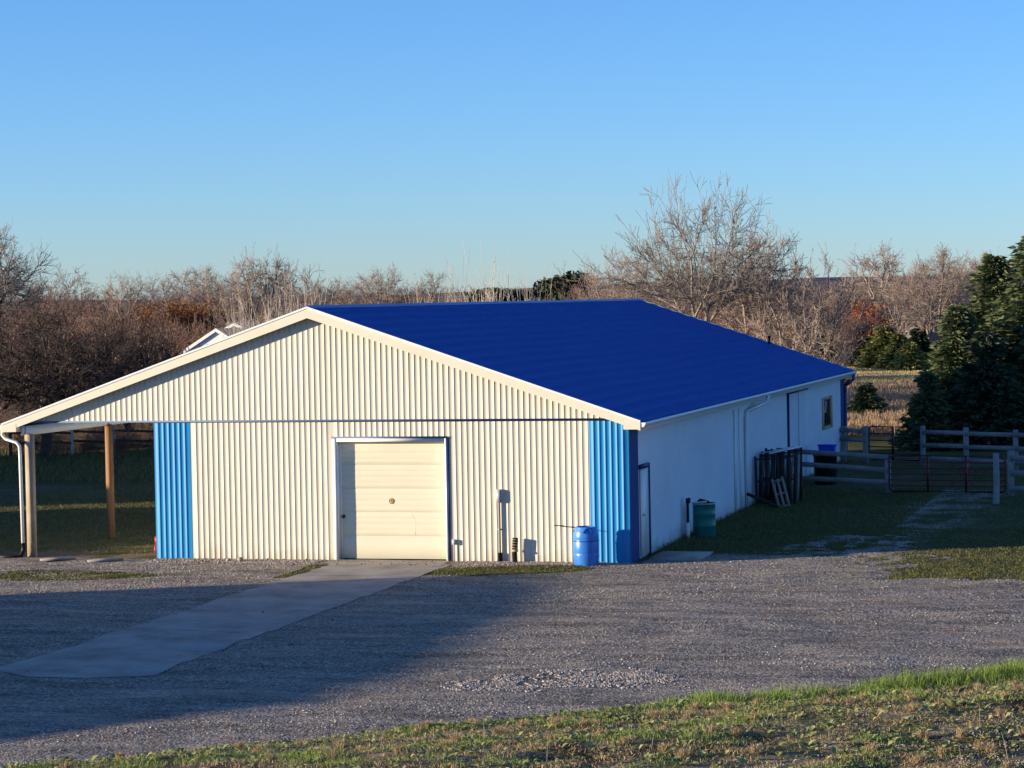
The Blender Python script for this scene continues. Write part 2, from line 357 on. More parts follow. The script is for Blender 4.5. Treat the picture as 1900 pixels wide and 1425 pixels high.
C = mixc(C, (.15,.12,.10), sstep(190,260,Y))
C = mixc(C, (.30,.25,.20), sstep(1.9,.6,np.abs(X-4.7-.06*Y))*(Y > 0)*(Y < 22)*sstep(.35,.55,n2))
left = (X < -11.8) & (Y > 0) & (Y < 8)
C = np.where(left[..., None], mixc(C, (.20,.14,.10), sstep(6, 0, Y)*sstep(.4,.55,n2)*.9), C)
ca = go.data.color_attributes.new('cover', 'FLOAT_COLOR', 'POINT')
ca.data.foreach_set('color', np.concatenate([C.reshape(-1, 3), np.ones((nx*ny, 1))], 1).astype(np.float32).ravel())

gxs = np.arange(-30, 13, .085); gys = np.arange(-27.5, 20.5, .085)
A, B = np.meshgrid(gxs, gys, indexing='ij'); keep = gravel_mask(A+.04, B+.04)[:-1, :-1]
na, nb = A.shape; I = np.arange(na-1)[:, None]*nb; J = np.arange(nb-1)[None, :]
Fq = np.stack([I+J, I+nb+J, I+nb+J+1, I+J+1], -1)[keep]
used = np.zeros(na*nb, bool); used[Fq.ravel()] = True; remap = np.cumsum(used)-1
Vq = np.stack([A, B, gh(A, B)+.006], -1).reshape(-1, 3)[used]
gm = MB(); gm.add(Vq, remap[Fq]); gm.build('gravel_yard', gravel_mat(), kind='structure', smooth=True)

p = MB()                                                           # concrete path to the big door
ys_ = np.arange(-18.6, .01, .31); rr = np.random.RandomState(3)
L_ = -6.95+rr.randn(len(ys_))*.02; Rr = -4.05+rr.randn(len(ys_))*.015
L_[0] += .9; L_[1] += .35; Rr[0] -= .9; Rr[1] -= .3
L_[-3:] = -7.30; Rr[-3:] = -4.3
for a in np.linspace(0, 1, 6)[:-1]:
    x0 = L_+(Rr-L_)*a; x1 = L_+(Rr-L_)*(a+.2)
    for i in range(len(ys_)-1):
        jt = .025 if i % 10 == 9 else 0
        v = [(x0[i], ys_[i]+jt), (x1[i], ys_[i]+jt), (x1[i+1], ys_[i+1]), (x0[i+1], ys_[i+1])]
        p.add([(q[0], q[1], float(gh(q[0], q[1]))+.016) for q in v], [(0, 1, 2, 3)])
p.build('concrete_path', CONC, kind='structure')
pad = MB(); pad.box((.28, .75, -.05), (1.5, 2.3, .05)); pad.build('concrete_step', CONC, label='small concrete pad at the foot of the narrow side door', category='step')

# distant hill
h = MB(); hx = np.arange(-3500, 3500, 60.0)
top = 20+sstep(-700, 900, hx)*14+(vnoise(hx, hx*0, 500)-.5)*16
for k, (yy, f) in enumerate([(2600, 0), (3000, .75), (3400, 1.0), (4200, .9)]):
    h.v.append(np.stack([hx, np.full_like(hx, yy), top*f+(vnoise(hx, hx*0+yy, 70)-.5)*5*(f > 0)], -1)); 
n_ = len(hx)
h.f = [np.array([(k*n_+i, k*n_+i+1, (k+1)*n_+i+1, (k+1)*n_+i) for k in range(3) for i in range(n_-1)])]
h.build('hill', mat('wooded_hill', (.12,.11,.125), 1, 0, noise=(.012, (.17,.15,.155), .4, .7)), kind='structure', smooth=True)

# ------------------------------------------------------------------ barn
W = 11.787; HJ = 3.33; RX = -7.685; ZR = 6.009; EX = .344; ELX = 2*RX-EX; SL = (6.009-3.271)/(EX-RX); OV = .25; LEN = 36.06
PIT = .139; RD = .0042
barn = thing('barn', 'long cream metal barn with royal blue roof, blue corner panels and open lean-to on posts', 'barn')
def rake(x): return ZR - SL*abs(x-RX) - .10
def profile(a, b):
    pts = []; x = a
    pts.append((a, 0))
    k = math.ceil(a/PIT)
    while k*PIT + .04 < b:
        x = k*PIT
        if x > a+.002: pts += [(x, 0), (x+.003, 1), (x+.010, 1), (x+.013, 0)]
        if x+.139 < b: pts += [(x+.075, .06)]
        # shallow stiffening swell halfway
            
        k += 1
    pts.append((b, 0)); return pts
def ribbed(mb, a, b, zb, zt, front=True, off=0.0, amp=RD):
    """ribbed sheet in the plane y=off (front) or x=off (side), facing -y or +x"""
    pr = profile(a, b); V = []
    for u, d in pr:
        for z in (zb(u), zt(u)):
            V.append((u, off-d*amp, z) if front else (off+d*amp, u, z))
    n = len(pr); mb.add(V, [(2*i, 2*i+2, 2*i+3, 2*i+1) for i in range(n-1)])
c_ = lambda z: (lambda u: z)
DX0, DX1, DZ = -7.10, -4.42, 2.82                                  # clear opening of the big door
m = MB()
ribbed(m, -15.45, EX-.27, c_(HJ+.02), lambda u: max(rake(u), HJ+.021), off=-.03)
m.prism([(-15.5, 0, HJ), (EX-.28, 0, HJ), (EX-.28, 0, rake(EX-.28)+.02), (RX, 0, ZR-.12), (-15.5, 0, rake(-15.5)+.02)], (0, .12, 0))
m.build('gable_siding', CREAM, barn)
m = MB()
ribbed(m, -10.84, DX0-.10, c_(-.1), c_(HJ-.03)); ribbed(m, DX1+.06, -.93, c_(-.1), c_(HJ-.03)); ribbed(m, DX0-.10, DX1+.06, c_(DZ+.09), c_(HJ-.03))
m.box((-W+.01, .003, -.2), (DX0-.05, .12, HJ-.03)); m.box((DX1+.05, .003, -.2), (-.01, .12, HJ-.03)); m.box((DX0-.05, .003, DZ+.05), (DX1+.05, .12, HJ-.03))
m.build('front_siding', CREAM, barn)
for a, b in ((-W, -10.84), (-.93, 0.0)):
    m = MB(); ribbed(m, a, b, c_(-.1), c_(HJ-.03) if a < -5 else (lambda u: min(HJ-.03, rake(u)+.05)), off=-.006, amp=.008)
    m.box((a, -.005, -.2), (b, .002, HJ-.06)); m.build('corner_panel', BLUE, barn, label='bright blue ribbed corner panel')
m = MB(); m.box((-15.3, -.045, HJ-.03), (-.02, -.004, HJ+.02)); m.build('joint_flashing', SLATE, barn)
m = MB()                                                           # side and rear walls
SIDE_END = 35.8
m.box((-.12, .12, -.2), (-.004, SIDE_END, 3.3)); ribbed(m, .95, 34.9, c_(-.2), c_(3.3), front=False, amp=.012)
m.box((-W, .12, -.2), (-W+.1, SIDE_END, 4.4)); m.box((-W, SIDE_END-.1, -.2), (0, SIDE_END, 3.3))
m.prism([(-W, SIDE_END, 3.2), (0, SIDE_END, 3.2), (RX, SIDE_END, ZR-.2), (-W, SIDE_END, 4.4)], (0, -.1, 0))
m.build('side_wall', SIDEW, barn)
for a, b in ((.0, .95), (34.9, SIDE_END)):
    m = MB(); ribbed(m, a, b, c_(-.2), c_(3.25), front=False, amp=.02, off=.006); m.box((-.002, a+.003, -.2), (.004, b, 3.2)); m.build('side_corner_panel', BLUE_SHADED, barn, label='shade-toned blue ribbed corner panel on the shaded side')
# roof: two ribbed slopes
def slope(sgn):
    m = MB(); n = int((LEN+OV)/.2286); ys = []; 
    for k in range(n+1):
        y = -OV + k*.2286
        ys += [(y, 0), (y+.012, .02), (y+.037, .02), (y+.049, 0)]
    ys = [q for q in ys if q[0] < LEN]; ys[0] = (-OV, 0); ys.append((LEN, 0))
    xe = EX+.03 if sgn > 0 else ELX-.03
    xs_ = np.linspace(RX, xe, 70)
    V = [(x, y, ZR+.015-SL*abs(x-RX)+d+.016*math.sin(i*1.5+.8*math.sin(y*.35))*(0 < i < 69)) for (y, d) in ys for i, x in enumerate(xs_)]
    k = len(xs_)
    m.add(V, [(a*k+i, (a+1)*k+i, (a+1)*k+i+1, a*k+i+1)[::sgn] for a in range(len(ys)-1) for i in range(k-1)])
    m.prism([(RX, -OV+.02, ZR-.02), (xe, -OV+.02, ZR-.02-SL*abs(xe-RX)), (xe, -OV+.02, ZR-.10-SL*abs(xe-RX)), (RX, -OV+.02, ZR-.10)], (0, LEN+OV-.02, 0))
    rf_ = m.build('roof_slope', ROOF, barn)
slope(1); slope(-1)
m = MB(); m.prism([(RX-.16, -OV-.01, ZR-.02), (RX+.16, -OV-.01, ZR-.02), (RX, -OV-.01, ZR+.065)], (0, LEN+OV+.02, 0)); m.build('ridge_cap', ROOF, barn)
z = lambda x: ZR-SL*abs(x-RX)
for y0, y1 in ((-OV-.03, -OV), (LEN, LEN+.03)):                    # rake boards with boxed ends
    for xe in (EX, ELX):
        m = MB()
        m.prism([(RX, y0, ZR), (xe, y0, z(xe)), (xe, y0, z(xe)-.20), (RX, y0, ZR-.24)], (0, y1-y0, 0)); m.build('rake_board', TRIM, barn)
for y0, y1 in ((-OV-.045, -OV-.028), (LEN+.028, LEN+.045)):        # thin drip edge, proud of the board
    for xe in (EX, ELX):
        m = MB(); m.prism([(RX, y0, ZR+.035), (xe, y0, z(xe)+.035), (xe, y0, z(xe)-.01), (RX, y0, ZR-.01)], (0, y1-y0, 0)); m.build('drip_edge', WHITE, barn)
for s, xe in ((-1, EX), (1, ELX)):
    m = MB(); x1 = xe+s*.40
    m.prism([(xe+s*.002, -OV-.036, z(xe)-.03), (x1, -OV-.036, z(x1)-.12), (x1, -OV-.036, 3.10), (xe+s*.002, -OV-.036, 3.10)], (0, .30, 0)); m.build('eave_return', TRIM, barn)
m = MB(); 
for xe, s in ((EX, 1), (ELX, -1)):
    m.box((min(xe, xe-s*.03), -OV+.05, 3.07), (max(xe, xe-s*.03), LEN, 3.25)); m.box((min(xe-s*.03, xe-s*.36), -OV+.28, 3.085), (max(xe-s*.03, xe-s*.36), LEN, 3.10))
m.build('eave_fascia', WHITE, barn)
def kprof(xe, s, y):
    return [(xe, y, 3.255), (xe, y, 3.155), (xe+s*.07, y, 3.155), (xe+s*.11, y, 3.21), (xe+s*.12, y, 3.255)]
for xe, s in ((EX+.002, 1), (ELX-.002, -1)):
    m = MB(); m.prism(kprof(xe, s, -OV-.02), (0, LEN+OV, 0)); g_ = m.build('gutter', WHITE, barn)
m = MB()                                                           # side downspout with elbow, rear one too
def spout(m, pts, w=.085):
    for a, b in zip(pts[:-1], pts[1:]): m.bar(a, b, w, w*.8, up=(.3, .2, .93) if abs(b[2]-a[2]) < 2 else (1, 0, 0))
spout(m, [(EX+.06, 16.9, 3.16), (EX+.05, 16.7, 2.98), (.07, 15.1, 2.78), (.07, 15.0, 2.5)]); m.box((.02, 14.95, -.1), (.11, 15.07, 2.65))
m.box((.008, 13.3, -.1), (.05, 13.5, 2.9)); m.box((.008, 14.05, -.1), (.05, 14.2, 2.9))
m.build('side_downspout', WHITE, barn)
m = MB(); spout(m, [(EX+.06, 35.7, 3.16), (EX+.04, 35.6, 2.95), (.08, 35.72, 2.75), (.08, 35.72, 2.5)]); m.box((.03, 35.68, 0), (.12, 35.78, 2.6)); m.build('rear_downspout', SLATE, barn)
m = MB()
m.tube([(-15.74, -.18, 3.17), (-15.74, -.18, 3.02), (-15.66, -.18, 2.93), (-15.36, -.18, 2.84), (-15.28, -.18, 2.74), (-15.27, -.18, 2.5), (-15.25, -.18, .32)], .043, 8)
dsp = m.build('front_downspout', WHITE, barn, smooth=True)
m = MB(); m.tube([(-15.25, -.18, .36), (-15.24, -.18, .2), (-15.30, -.20, .06), (-15.52, -.26, .02), (-15.8, -.4, .02)], [.055,.055,.06,.06,.055], 8); m.build('drain_hose', BLACK, dsp, smooth=True)
# lean-to posts and beam
m = MB(); m.box((-15.30, -.04, 3.0), (-15.22, LEN-.3, 3.22)); m.box((-15.17, -.04, 3.0), (-15.13, LEN-.3, 3.22)); m.build('lean_to_beam', WHITE, barn)
for i, y in enumerate([0.03, 4.7, 9.4, 14.1, 18.8, 23.5, 28.2, 32.9]):
    m = MB(); m.box((-15.205, y-.08, -.2), (-15.02 if i == 0 else -15.05, y+.09, 3.02))
    if i == 0:
        m.build('post', WOOD, barn, label='pale wooden post at the front of the lean-to')
    else: m.build('post', BWOOD, barn, label='brown wooden post under the lean-to')
m = MB(); m.box((-15.45, .03, HJ-.02), (-W, .12, HJ+.02)); m.build('header', TRIM, barn)
# overhead door
m = MB()
DY = .17
m.box((DX0-.11, -.035, -.05), (DX0, DY+.02, DZ+.08)); m.box((DX1, -.035, -.05), (DX1+.05, DY+.02, DZ+.08)); m.box((DX0+.001, -.035, DZ), (DX1-.001, DY+.02, DZ+.08))
m.box((DX0+.001, DY-.04, 0), (DX0+.05, DY-.005, DZ)); m.build('door_frame', WHITE, barn)
m = MB(); m.box((DX0-.13, -.05, DZ+.082), (DX1+.07, -.012, DZ+.125)); m.build('door_head_trim', SLATE, barn)
m = MB(); m.box((DX1+.052, -.028, 0), (DX1+.095, -.003, DZ+.08)); m.build('door_side_shadow', NTRIM_SHADOW, barn)  # dark strip standing in for the shadow cast right of the door
od = None; m = MB(); nsec = 5; sh = DZ/nsec; zs = []
for k in range(nsec):
    z0 = k*sh
    zs += [(z0+.004, 0), (z0+.01, -.008)]
    if k > 0:
        for q in range(1, 4): zs += [(z0+sh*q/4-.012, -.008), (z0+sh*q/4, -.0045), (z0+sh*q/4+.012, -.008)]
    zs += [(z0+sh-.006, -.008), (z0+sh, 0.0)]
V = []; xs_ = np.linspace(DX0, DX1, 12)
for z0, d in zs:
    for x in xs_:
        dent = .012*math.exp(-((x+5.25+.06*math.sin(z0*9))/.05)**2)*(sh*1.02 < z0 < 2*sh)
        V.append((x, DY+d+.004*math.sin(x*2.3+z0*4)*.6, z0))
k = len(xs_); m.add(V, [(a*k+i, a*k+i+1, (a+1)*k+i+1, (a+1)*k+i) for a in range(len(zs)-1) for i in range(k-1)])
m.box((DX0, DY+.012, 0), (DX1, DY+.05, DZ))
od = m.build('overhead_door', DOORM, barn)
m = MB(); m.tube([(-5.30, DY-.008, 1.10), (-5.27, DY-.008, .95), (-5.24, DY-.008, .85), (-5.26, DY-.008, .72), (-5.24, DY-.008, .60)], .006, 5); m.build('dent_crease', WHITE, od)
m = MB(); m.box((-7.10, DY-.028, 1.0), (-6.98, DY-.008, 1.07)); m.tube([(-7.06, DY-.05, 1.06), (-7.06, DY-.05, 1.0), (-7.0, DY-.05, .98)], .009, 6); m.build('door_handle', BLACK, od)
m = MB(); m.box((DX0, DY-.012, 0), (DX1, DY+.01, .03)); m.build('bottom_seal', BLACK, od)
# round emblem on the door
for nm, rad, y, mt in (('emblem_ring', .066, DY-.018, RUSTY), ('emblem_disc', .046, DY-.024, YELL)):
    m = MB(); an = np.linspace(0, 2*math.pi, 25)[:-1]
    m.prism([(-5.81+rad*math.cos(a), DY-.007, 1.40+rad*math.sin(a)) for a in an], (0, y-DY+.007, 0)); m.build(nm, mt, od)
m = MB(); m.prism([(-5.835, DY-.0245, 1.42), (-5.805, DY-.0245, 1.43), (-5.785, DY-.0245, 1.40), (-5.805, DY-.0245, 1.375)], (0, -.004, 0)); m.build('emblem_mark', RUSTY, od)
# side doors and window
m = MB(); m.box((.02, 1.02, .06), (.05, 1.82, 2.1)); sdr = m.build('side_door', WHITE, barn)
m = MB(); m.box((.008, .96, 2.1), (.075, 1.92, 2.2)); m.box((.008, 1.83, .0), (.075, 1.92, 2.099)); m.build('side_door_frame', NTRIM_SHADOW, barn)
m = MB(); m.tube([(.05, 1.14, 1.02), (.10, 1.14, 1.02)], .03, 8); m.build('handle', GALV, sdr)
m = MB(); ribbed(m, 22.75, 26.3, c_(.1), c_(2.95), front=False, off=.07, amp=.02); m.box((.03, 22.75, .1), (.068, 26.3, 2.95)); m.build('sliding_door', SIDEW, barn)
m = MB(); m.box((.008, 22.6, 2.96), (.11, 26.6, 3.00)); m.box((.008, 22.68, -.1), (.082, 22.74, 2.955)); m.box((.072, 24.5, .1), (.095, 24.54, 2.95)); m.build('sliding_door_track', NTRIM_SHADOW, barn)
m = MB(); m.box((.004, 30.5, 1.5), (.02, 32.0, 2.42)); wn = m.build('window', GLASSD, barn)
m = MB(); m.box((.004, 30.2, 1.40), (.05, 30.499, 2.52)); m.box((.004, 32.001, 1.40), (.09, 32.25, 2.52)); m.box((.004, 30.5, 2.421), (.05, 32.0, 2.52)); m.box((.004, 30.5, 1.40), (.06, 32.0, 1.499)); m.build('window_frame', TANT, wn)
m = MB(); px_ = -2.6; pz = ZR-SL*abs(px_-RX); m.tube([(px_, 35.0, pz-.1), (px_, 35.0, pz+.30)], .045, 10); m.lathe([(.045,.28),(.06,.28),(.06,.34),(0,.35)], (px_, 35.0, pz), 10); m.build('roof_vent_pipe', BLACK, barn)
# electric boxes on the front
m = MB(); m.box((-3.19, -.085, 1.40), (-3.03, -.012, 1.70)); m.box((-3.175, -.10, 1.43), (-3.045, -.0855, 1.67)); bx = m.build('meter_box', GREYB, barn)
m = MB(); m.tube([(-3.11, -.05, 1.40), (-3.11, -.05, .0)], .03, 8); m.box((-3.16, -.05, .75), (-3.04, -.02, .78)); m.build('conduit', GREYB, bx, smooth=True)
m = MB(); m.tube([(-3.11, -.055, .22), (-3.11, -.055, -.05)], .045, 8); m.build('conduit_boot', BLACK, bx, smooth=True)
m = MB(); m.box((-4.27, -.075, .40), (-4.18, -.016, .52)); b2 = m.build('outlet_box', GREYB, barn)
m = MB(); m.tube([(-4.225, -.045, .40), (-4.225, -.045, -.02)], .012, 6); m.build('conduit', GREYB, b2)
m = MB(); m.tube([(-1.72, -.02, .86), (-1.72, -.12, .87)], .014, 6); m.tube([(-1.62, -.12, .865), (-1.1, -.30, .82)], .008, 5); m.tube([(-1.78, -.13, .872), (-1.55, -.10, .868)], .009, 5); m.build('water_tap', BLACK, barn)

# ------------------------------------------------------------------ things by the barn
t = thing('standpipe', 'short black standpipe wrapped in tan rings leaning by the cream wall', 'pipe', (-2.72, -.16, 0))
m = MB(); m.tube([(0, 0, -.05), (-.01, 0, .27)], .062, 12); m.build('pipe', BLACK, t, smooth=True)
m = MB(); m.lathe([(.0,.26),(.085,.26),(.085,.30),(.06,.32),(0,.32)], (0, 0, 0), 14); m.build('collar', TANP, t, smooth=True)
m = MB(); m.tube([(0, 0, .31), (.02, 0, .58)], .068, 12); cp = m.build('cap', BLACK, t, smooth=True)
m = MB()
for k in range(4): zc = .35+k*.062; m.tube([(.003*k, 0, zc), (.003*k+.001, 0, zc+.018)], .074, 12)
m.build('tan_rings', TANP, cp)
def barrel(root, H, R, mt, k=28):
    m = MB(); m.lathe([(0,.01),(R*.80,.01),(R*.86,.03),(R*.90,.06),(R*.985,H*.22),(R,H*.30),(R,H*.33),(R*.985,H*.345),(R*.985,H*.36),(R,H*.375),(R,H*.66),(R*.985,H*.67),(R*.985,H*.69),(R*.995,H*.70),(R*.97,H*.82),(R*.90,H*.92),(R*.80,H*.97),(R*.80,H),(R*.74,H),(R*.73,H*.955),(0,H*.955)], (0,0,0), k)
    return m.build('body', mt, root, smooth=True)
t = thing('plastic_barrel', 'blue plastic barrel with moulded handles standing by the front right corner of the barn', 'barrel', (-.90, -.62, -.03), .4)
barrel(t, .93, .295, BARB)
for s in (-1, 1):
    m = MB(); m.tube([(-.10, s*.262, .80), (-.06, s*.250, .885), (.06, s*.250, .885), (.10, s*.262, .80)], .028, 8); m.build('handle', BARB, t, smooth=True)
m = MB(); m.tube([(-.24, 0, .86), (-.25, 0, .80)], .035, 8); 
m.lathe([(.302,.60),(.306,.605),(.306,.615),(.302,.62)], (0,0,0), 28); m.build('band', BARD, t, smooth=True)
t = thing('plastic_drum', 'dark green drum with odds and ends on top beside the shaded side wall', 'drum', (.50, 6.3, 0), .2)
m = MB(); m.lathe([(0,0),(.27,0),(.285,.02),(.285,.28),(.292,.29),(.292,.31),(.285,.32),(.285,.58),(.292,.59),(.292,.61),(.285,.62),(.285,.83),(.30,.84),(.30,.875),(.27,.88),(.265,.85),(0,.85)], (0,0,0), 28); m.build('body', BARG, t, smooth=True)
m = MB(); m.lathe([(.299,.842),(.306,.845),(.306,.87),(.299,.873)], (0,0,0), 28); m.build('rim', GALV, t, smooth=True)
t = thing('bucket_lid_stack', 'pale scrap pieces lying on the lid of the green drum', 'scrap', (.46, 6.25, .855))
m = MB(); m.bar((-.16,-.08,.03), (.10,.02,.05), .10, .03); m.bar((.0,-.12,.05), (.22,.10,.07), .07, .03); m.build('scrap_piece', WHITE, t)
m = MB(); m.tube([(-.12,.08,.03),(-.05,.0,.10),(.06,.04,.07),(.18,-.02,.04)], .035, 7); m.build('glove', BLACK, t, smooth=True)
t = thing('hydrant', 'dark frost-free water hydrant standing between green drum and side wall', 'hydrant', (.17, 5.85, 0))
m = MB(); m.tube([(0,0,-.1),(0,0,.92)], .035, 8); m.build('pipe', BLACK, t)
m = MB(); m.box((-.04,-.05,.90), (.06,.07,1.02)); m.bar((.02,0,1.03), (.02,.32,.98), .03, .02); m.build('head', BLACK, t)
m = MB(); m.box((.0,-.20,-.05), (.07,-.10,.42)); m.build('conduit_guard', WHITE, t)

# unidentified red object peeking from behind the left corner, given a wheel-like shape
t = thing('red_object', 'small red object half hidden behind the left blue corner panel', 'object', (-11.93, .55, 0))
m = MB(); m.box((-.10,-.10,.30), (-.02,.25,.48)); m.tube([(-.06,.0,.45),(-.06,-.02,.72)], .03, 6); m.build('body', REDP, t)
m = MB(); an = np.linspace(0, 2*math.pi, 17); m.tube([(-.09, .05+.13*math.cos(a), .16+.13*math.sin(a)) for a in an], .035, 6); m.build('wheel', REDP, t, smooth=True)

# pallets standing on edge against the side wall
def pallet(root_args, L=1.2, Wd=1.0, mt=DWOOD, n=7, rot=(0,0,0)):
    t = thing(*root_args[:3], root_args[3], 0, root_args[4] if len(root_args) > 4 else None); t.rotation_euler = rot
    rr = random.Random(int(L*100)+n)
    for sgn, nm in ((0, 'deck_boards'), (1, 'bottom_boards')):
        m = MB(); nn = n-1 if sgn == 0 else 3
        for k in range(nn):
            u = -Wd/2+k/(nn-1)*(Wd-.065)
            m.box((u, sgn*.115, rr.uniform(-.02,.02)), (u+.065, sgn*.115+.018, L+rr.uniform(-.03,.03)))
        m.build(nm, mt, t)
    for z in (.04, L/2-.02, L-.08):
        m = MB(); m.box((-Wd/2, .0185, z), (Wd/2, .1145, z+.04)); m.build('stringer', mt, t)
    return t
PL = [(.66,16.0,1.42,1.05,DWOOD,4,8,'nearest pallet of the dark stack standing against the side wall'),
      (.70,16.32,1.48,1.1,DWOOD,-3,7,'second dark pallet of the stack, just behind the nearest one'),
      (.72,16.62,1.44,1.1,GWOOD,2,8,'greyish third pallet, in the middle of the dark stack'),
      (.70,16.95,1.52,1.1,DWOOD,-2,7,'fourth dark pallet of the stack, behind the greyish one'),
      (.74,17.3,1.58,1.1,DWOOD,5,8,'tallest dark pallet at the back of the stack beside the dark gate post')]
for i, (x, y, L, wd, mt, rz, n_, lb) in enumerate(PL):
    pallet(('pallet', lb, 'pallet', (x, y, 0), 'pallets leaning beside the side wall'), L, wd, mt, n_, (math.radians(-8), math.radians((i % 3-1)*2), math.radians(rz)))
pallet(('pallet', 'small pale wooden pallet leaning in front of the dark pallets', 'pallet', (1.10, 15.2, 0), 'pallets leaning beside the side wall'), .92, .36, LWOOD, 4, (math.radians(-24), math.radians(-15), math.radians(6)))
m = MB(); m.bar((.20,14.3,.46), (.95,14.9,.05), .12, .08); m.build('timber_offcut', DWOOD, label='short dark timber leaning against the wall at the foot of the pallets', category='timber')
for k, (a, b, lb) in enumerate([((.25,16.4,1.48), (1.0,17.6,1.60), 'lower pale plank laid across the top of the pallets'), ((.55,16.2,1.50), (1.25,17.3,1.62), 'upper pale plank laid across the top of the pallets')]):
    m = MB(); m.bar(a, b, .09, .03); m.build('plank', WHITE if k else GALV, label=lb, category='plank', group='planks on the pallets')

# ------------------------------------------------------------------ fences and gates on the right
def railfence(name, label, posts, heights, railz, mt, pw=.15, rw=.14, group=None, ext=None):
    t = thing(name, label, 'fence', (posts[0][0], posts[0][1], 0), 0, group)
    ox, oy = posts[0]
    for (x, y), h_ in zip(posts, heights):
        m = MB(); m.box((x-ox-pw/2, y-oy-pw/2, -.3), (x-ox+pw/2, y-oy+pw/2, h_)); m.build('post', mt, t)
    rr = random.Random(len(posts))
    P = posts if ext is None else posts+[ext]
    for (a, b) in zip(P[:-1], P[1:]):
        for zr_ in railz:
            m = MB(); j = rr.uniform(-.02, .02)
            m.bar((a[0]-ox, a[1]-oy-pw/2-.025, zr_+j), (b[0]-ox, b[1]-oy-pw/2-.025, zr_-j), .04, rw); m.build('rail', mt, t)
    return t
FY = 21.2
fa = [(gx(1484, 22.6, 0), 22.6), (gx(1648, 20.4, 0), 20.4)]
t = railfence('board_fence', 'grey three-board fence between the dark gate post and the near red gate', fa, (1.28, 1.05), (1.13, .74, .33), GWOOD, .17, .15)
m = MB(); x0 = gx(1455, 23.2, 0)
for zz in (1.13, .74, .33): m.bar((x0-fa[0][0], 23.2-22.6, zz), (0, -.11, zz), .04, .14)
m.build('short_rail', GWOOD, t)
t = thing('gate_post', 'thick dark timber post with rounded top beside the pallet stack', 'post', (gx(1449.5, 18.6, 0), 18.6, 0))
m = MB(); m.box((-.10,-.10,-.3), (.10,.10,1.42)); m.build('post', DWOOD, t)
m = MB(); m.prism([(-.10,-.10,1.42),(.10,-.10,1.42),(.06,-.10,1.50),(-.06,-.10,1.50)], (0,.2,0)); m.build('bevelled_top', DWOOD, t)
def tubegate(label, a, b, zt, zb, nr, braces, mt, r=.03, group=None, cat='gate'):
    a = np.array(a); b = np.array(b); d = b-a; Lg = float(np.linalg.norm(d)); ang = math.atan2(d[1], d[0])
    t = thing('tube_gate', label, cat, (a[0], a[1], 0), ang, group)
    m = MB(); c = .12
    P = [(c,0,zb),(Lg-c,0,zb)]
    fr = [(0,0,zb+c),(0,0,zt-c),(.03,0,zt-.035),(c,0,zt),(Lg-c,0,zt),(Lg-.03,0,zt-.035),(Lg,0,zt-c),(Lg,0,zb+c),(Lg-.03,0,zb+.035),(Lg-c,0,zb),(c,0,zb),(.03,0,zb+.035),(0,0,zb+c)]
    m.tube(fr, r, 8); m.build('frame', mt, t, smooth=True)
    for k in range(1, nr-1):
        zz = zt - (zt-zb)*(k/(nr-1))**.95
        m = MB(); m.tube([(0,0,zz),(Lg,0,zz)], r*.75, 6); m.build('rail', mt, t, smooth=True)
    for f in braces:
        m = MB(); m.box((Lg*f-.03,-.035,zb), (Lg*f+.03,.035,zt)); m.build('brace', mt, t)
    return t
tubegate('red tubular farm gate, the near one between board fence and round post', (gx(1651,20.3,0), 20.3), (gx(1866,19.9,0), 19.9), 1.16, .08, 7, (.335, .665), REDT)
t = thing('round_post', 'round grey timber post standing in front of the near red gate', 'post', (gx(1851.5, 16.7, 0), 16.7, 0))
m = MB(); m.tube([(-.06,0,-.3),(-.03,0,.6),(-.04,0,1.46)], [.095,.09,.085], 12); m.build('shaft', GWOOD, t, smooth=True)
fp = [(gx(1876, 19.3, 0), 19.3), (gx(2000, 18.6, 0), 18.6)]
railfence('board_fence', 'grey board fence running off the right edge from the near red gate', fp, (1.36, 1.3), (1.14, .70, .26), GWOOD, .18, .17)
fb = [(gx(1566, 34.6, 0), 34.6), (gx(1607, 34.0, 0), 34.0)]
t = railfence('board_fence', 'short dark board fence between barn far corner and the far gate', fb, (1.30, 1.32), (1.16, .84), GWOOD, .19, .15)
m = MB(); xx = gx(1544, 34.9, 0)
for zz in (1.16, .84): m.bar((xx-fb[0][0], .2, zz), (0, -.12, zz), .04, .14)
m.build('short_rail', GWOOD, t)
tubegate('dark tubular farm gate, the far one against sunlit dry grass', (gx(1613,34.0,0), 34.0), (gx(1708,33.0,0), 33.0), 1.33, .15, 6, (.47,), DKT)
fc = [(gx(1713, 32.8, 0), 32.8), (gx(1793, 31.6, 0), 31.6), (gx(1885, 30.4, 0), 30.4), (gx(1990, 29.2, 0), 29.2)]
railfence('board_fence', 'long grey board fence in front of the big spruces, right of the far gate', fc, (1.40, 1.40, 1.38, 1.38), (1.20, .74, .27), GWOOD, .17, .15)
t = thing('stock_tank', 'black open-topped water tank behind the near board fence', 'tank', (gx(1532, 24.0, 0), 24.0, 0))
m = MB(); m.lathe([(0,0),(.33,0),(.36,.05),(.38,.9),(.41,.91),(.41,.95),(.36,.95),(.34,.88),(0,.85)], (0,0,0), 20); m.build('body', BLACK, t, smooth=True)
t = thing('storage_bin', 'bright blue plastic bin standing behind the black tank', 'bin', (gx(1536, 26.0, 0), 26.0, 0))
m = MB(); m.prism([(-.22,-.2,0),(.22,-.2,0),(.27,-.2,1.12),(-.27,-.2,1.12)], (0,.42,0)); m.build('body', BING, t)
m = MB(); m.box((-.30,-.23,1.121), (.30,.25,1.16)); m.build('lid', BING, t)

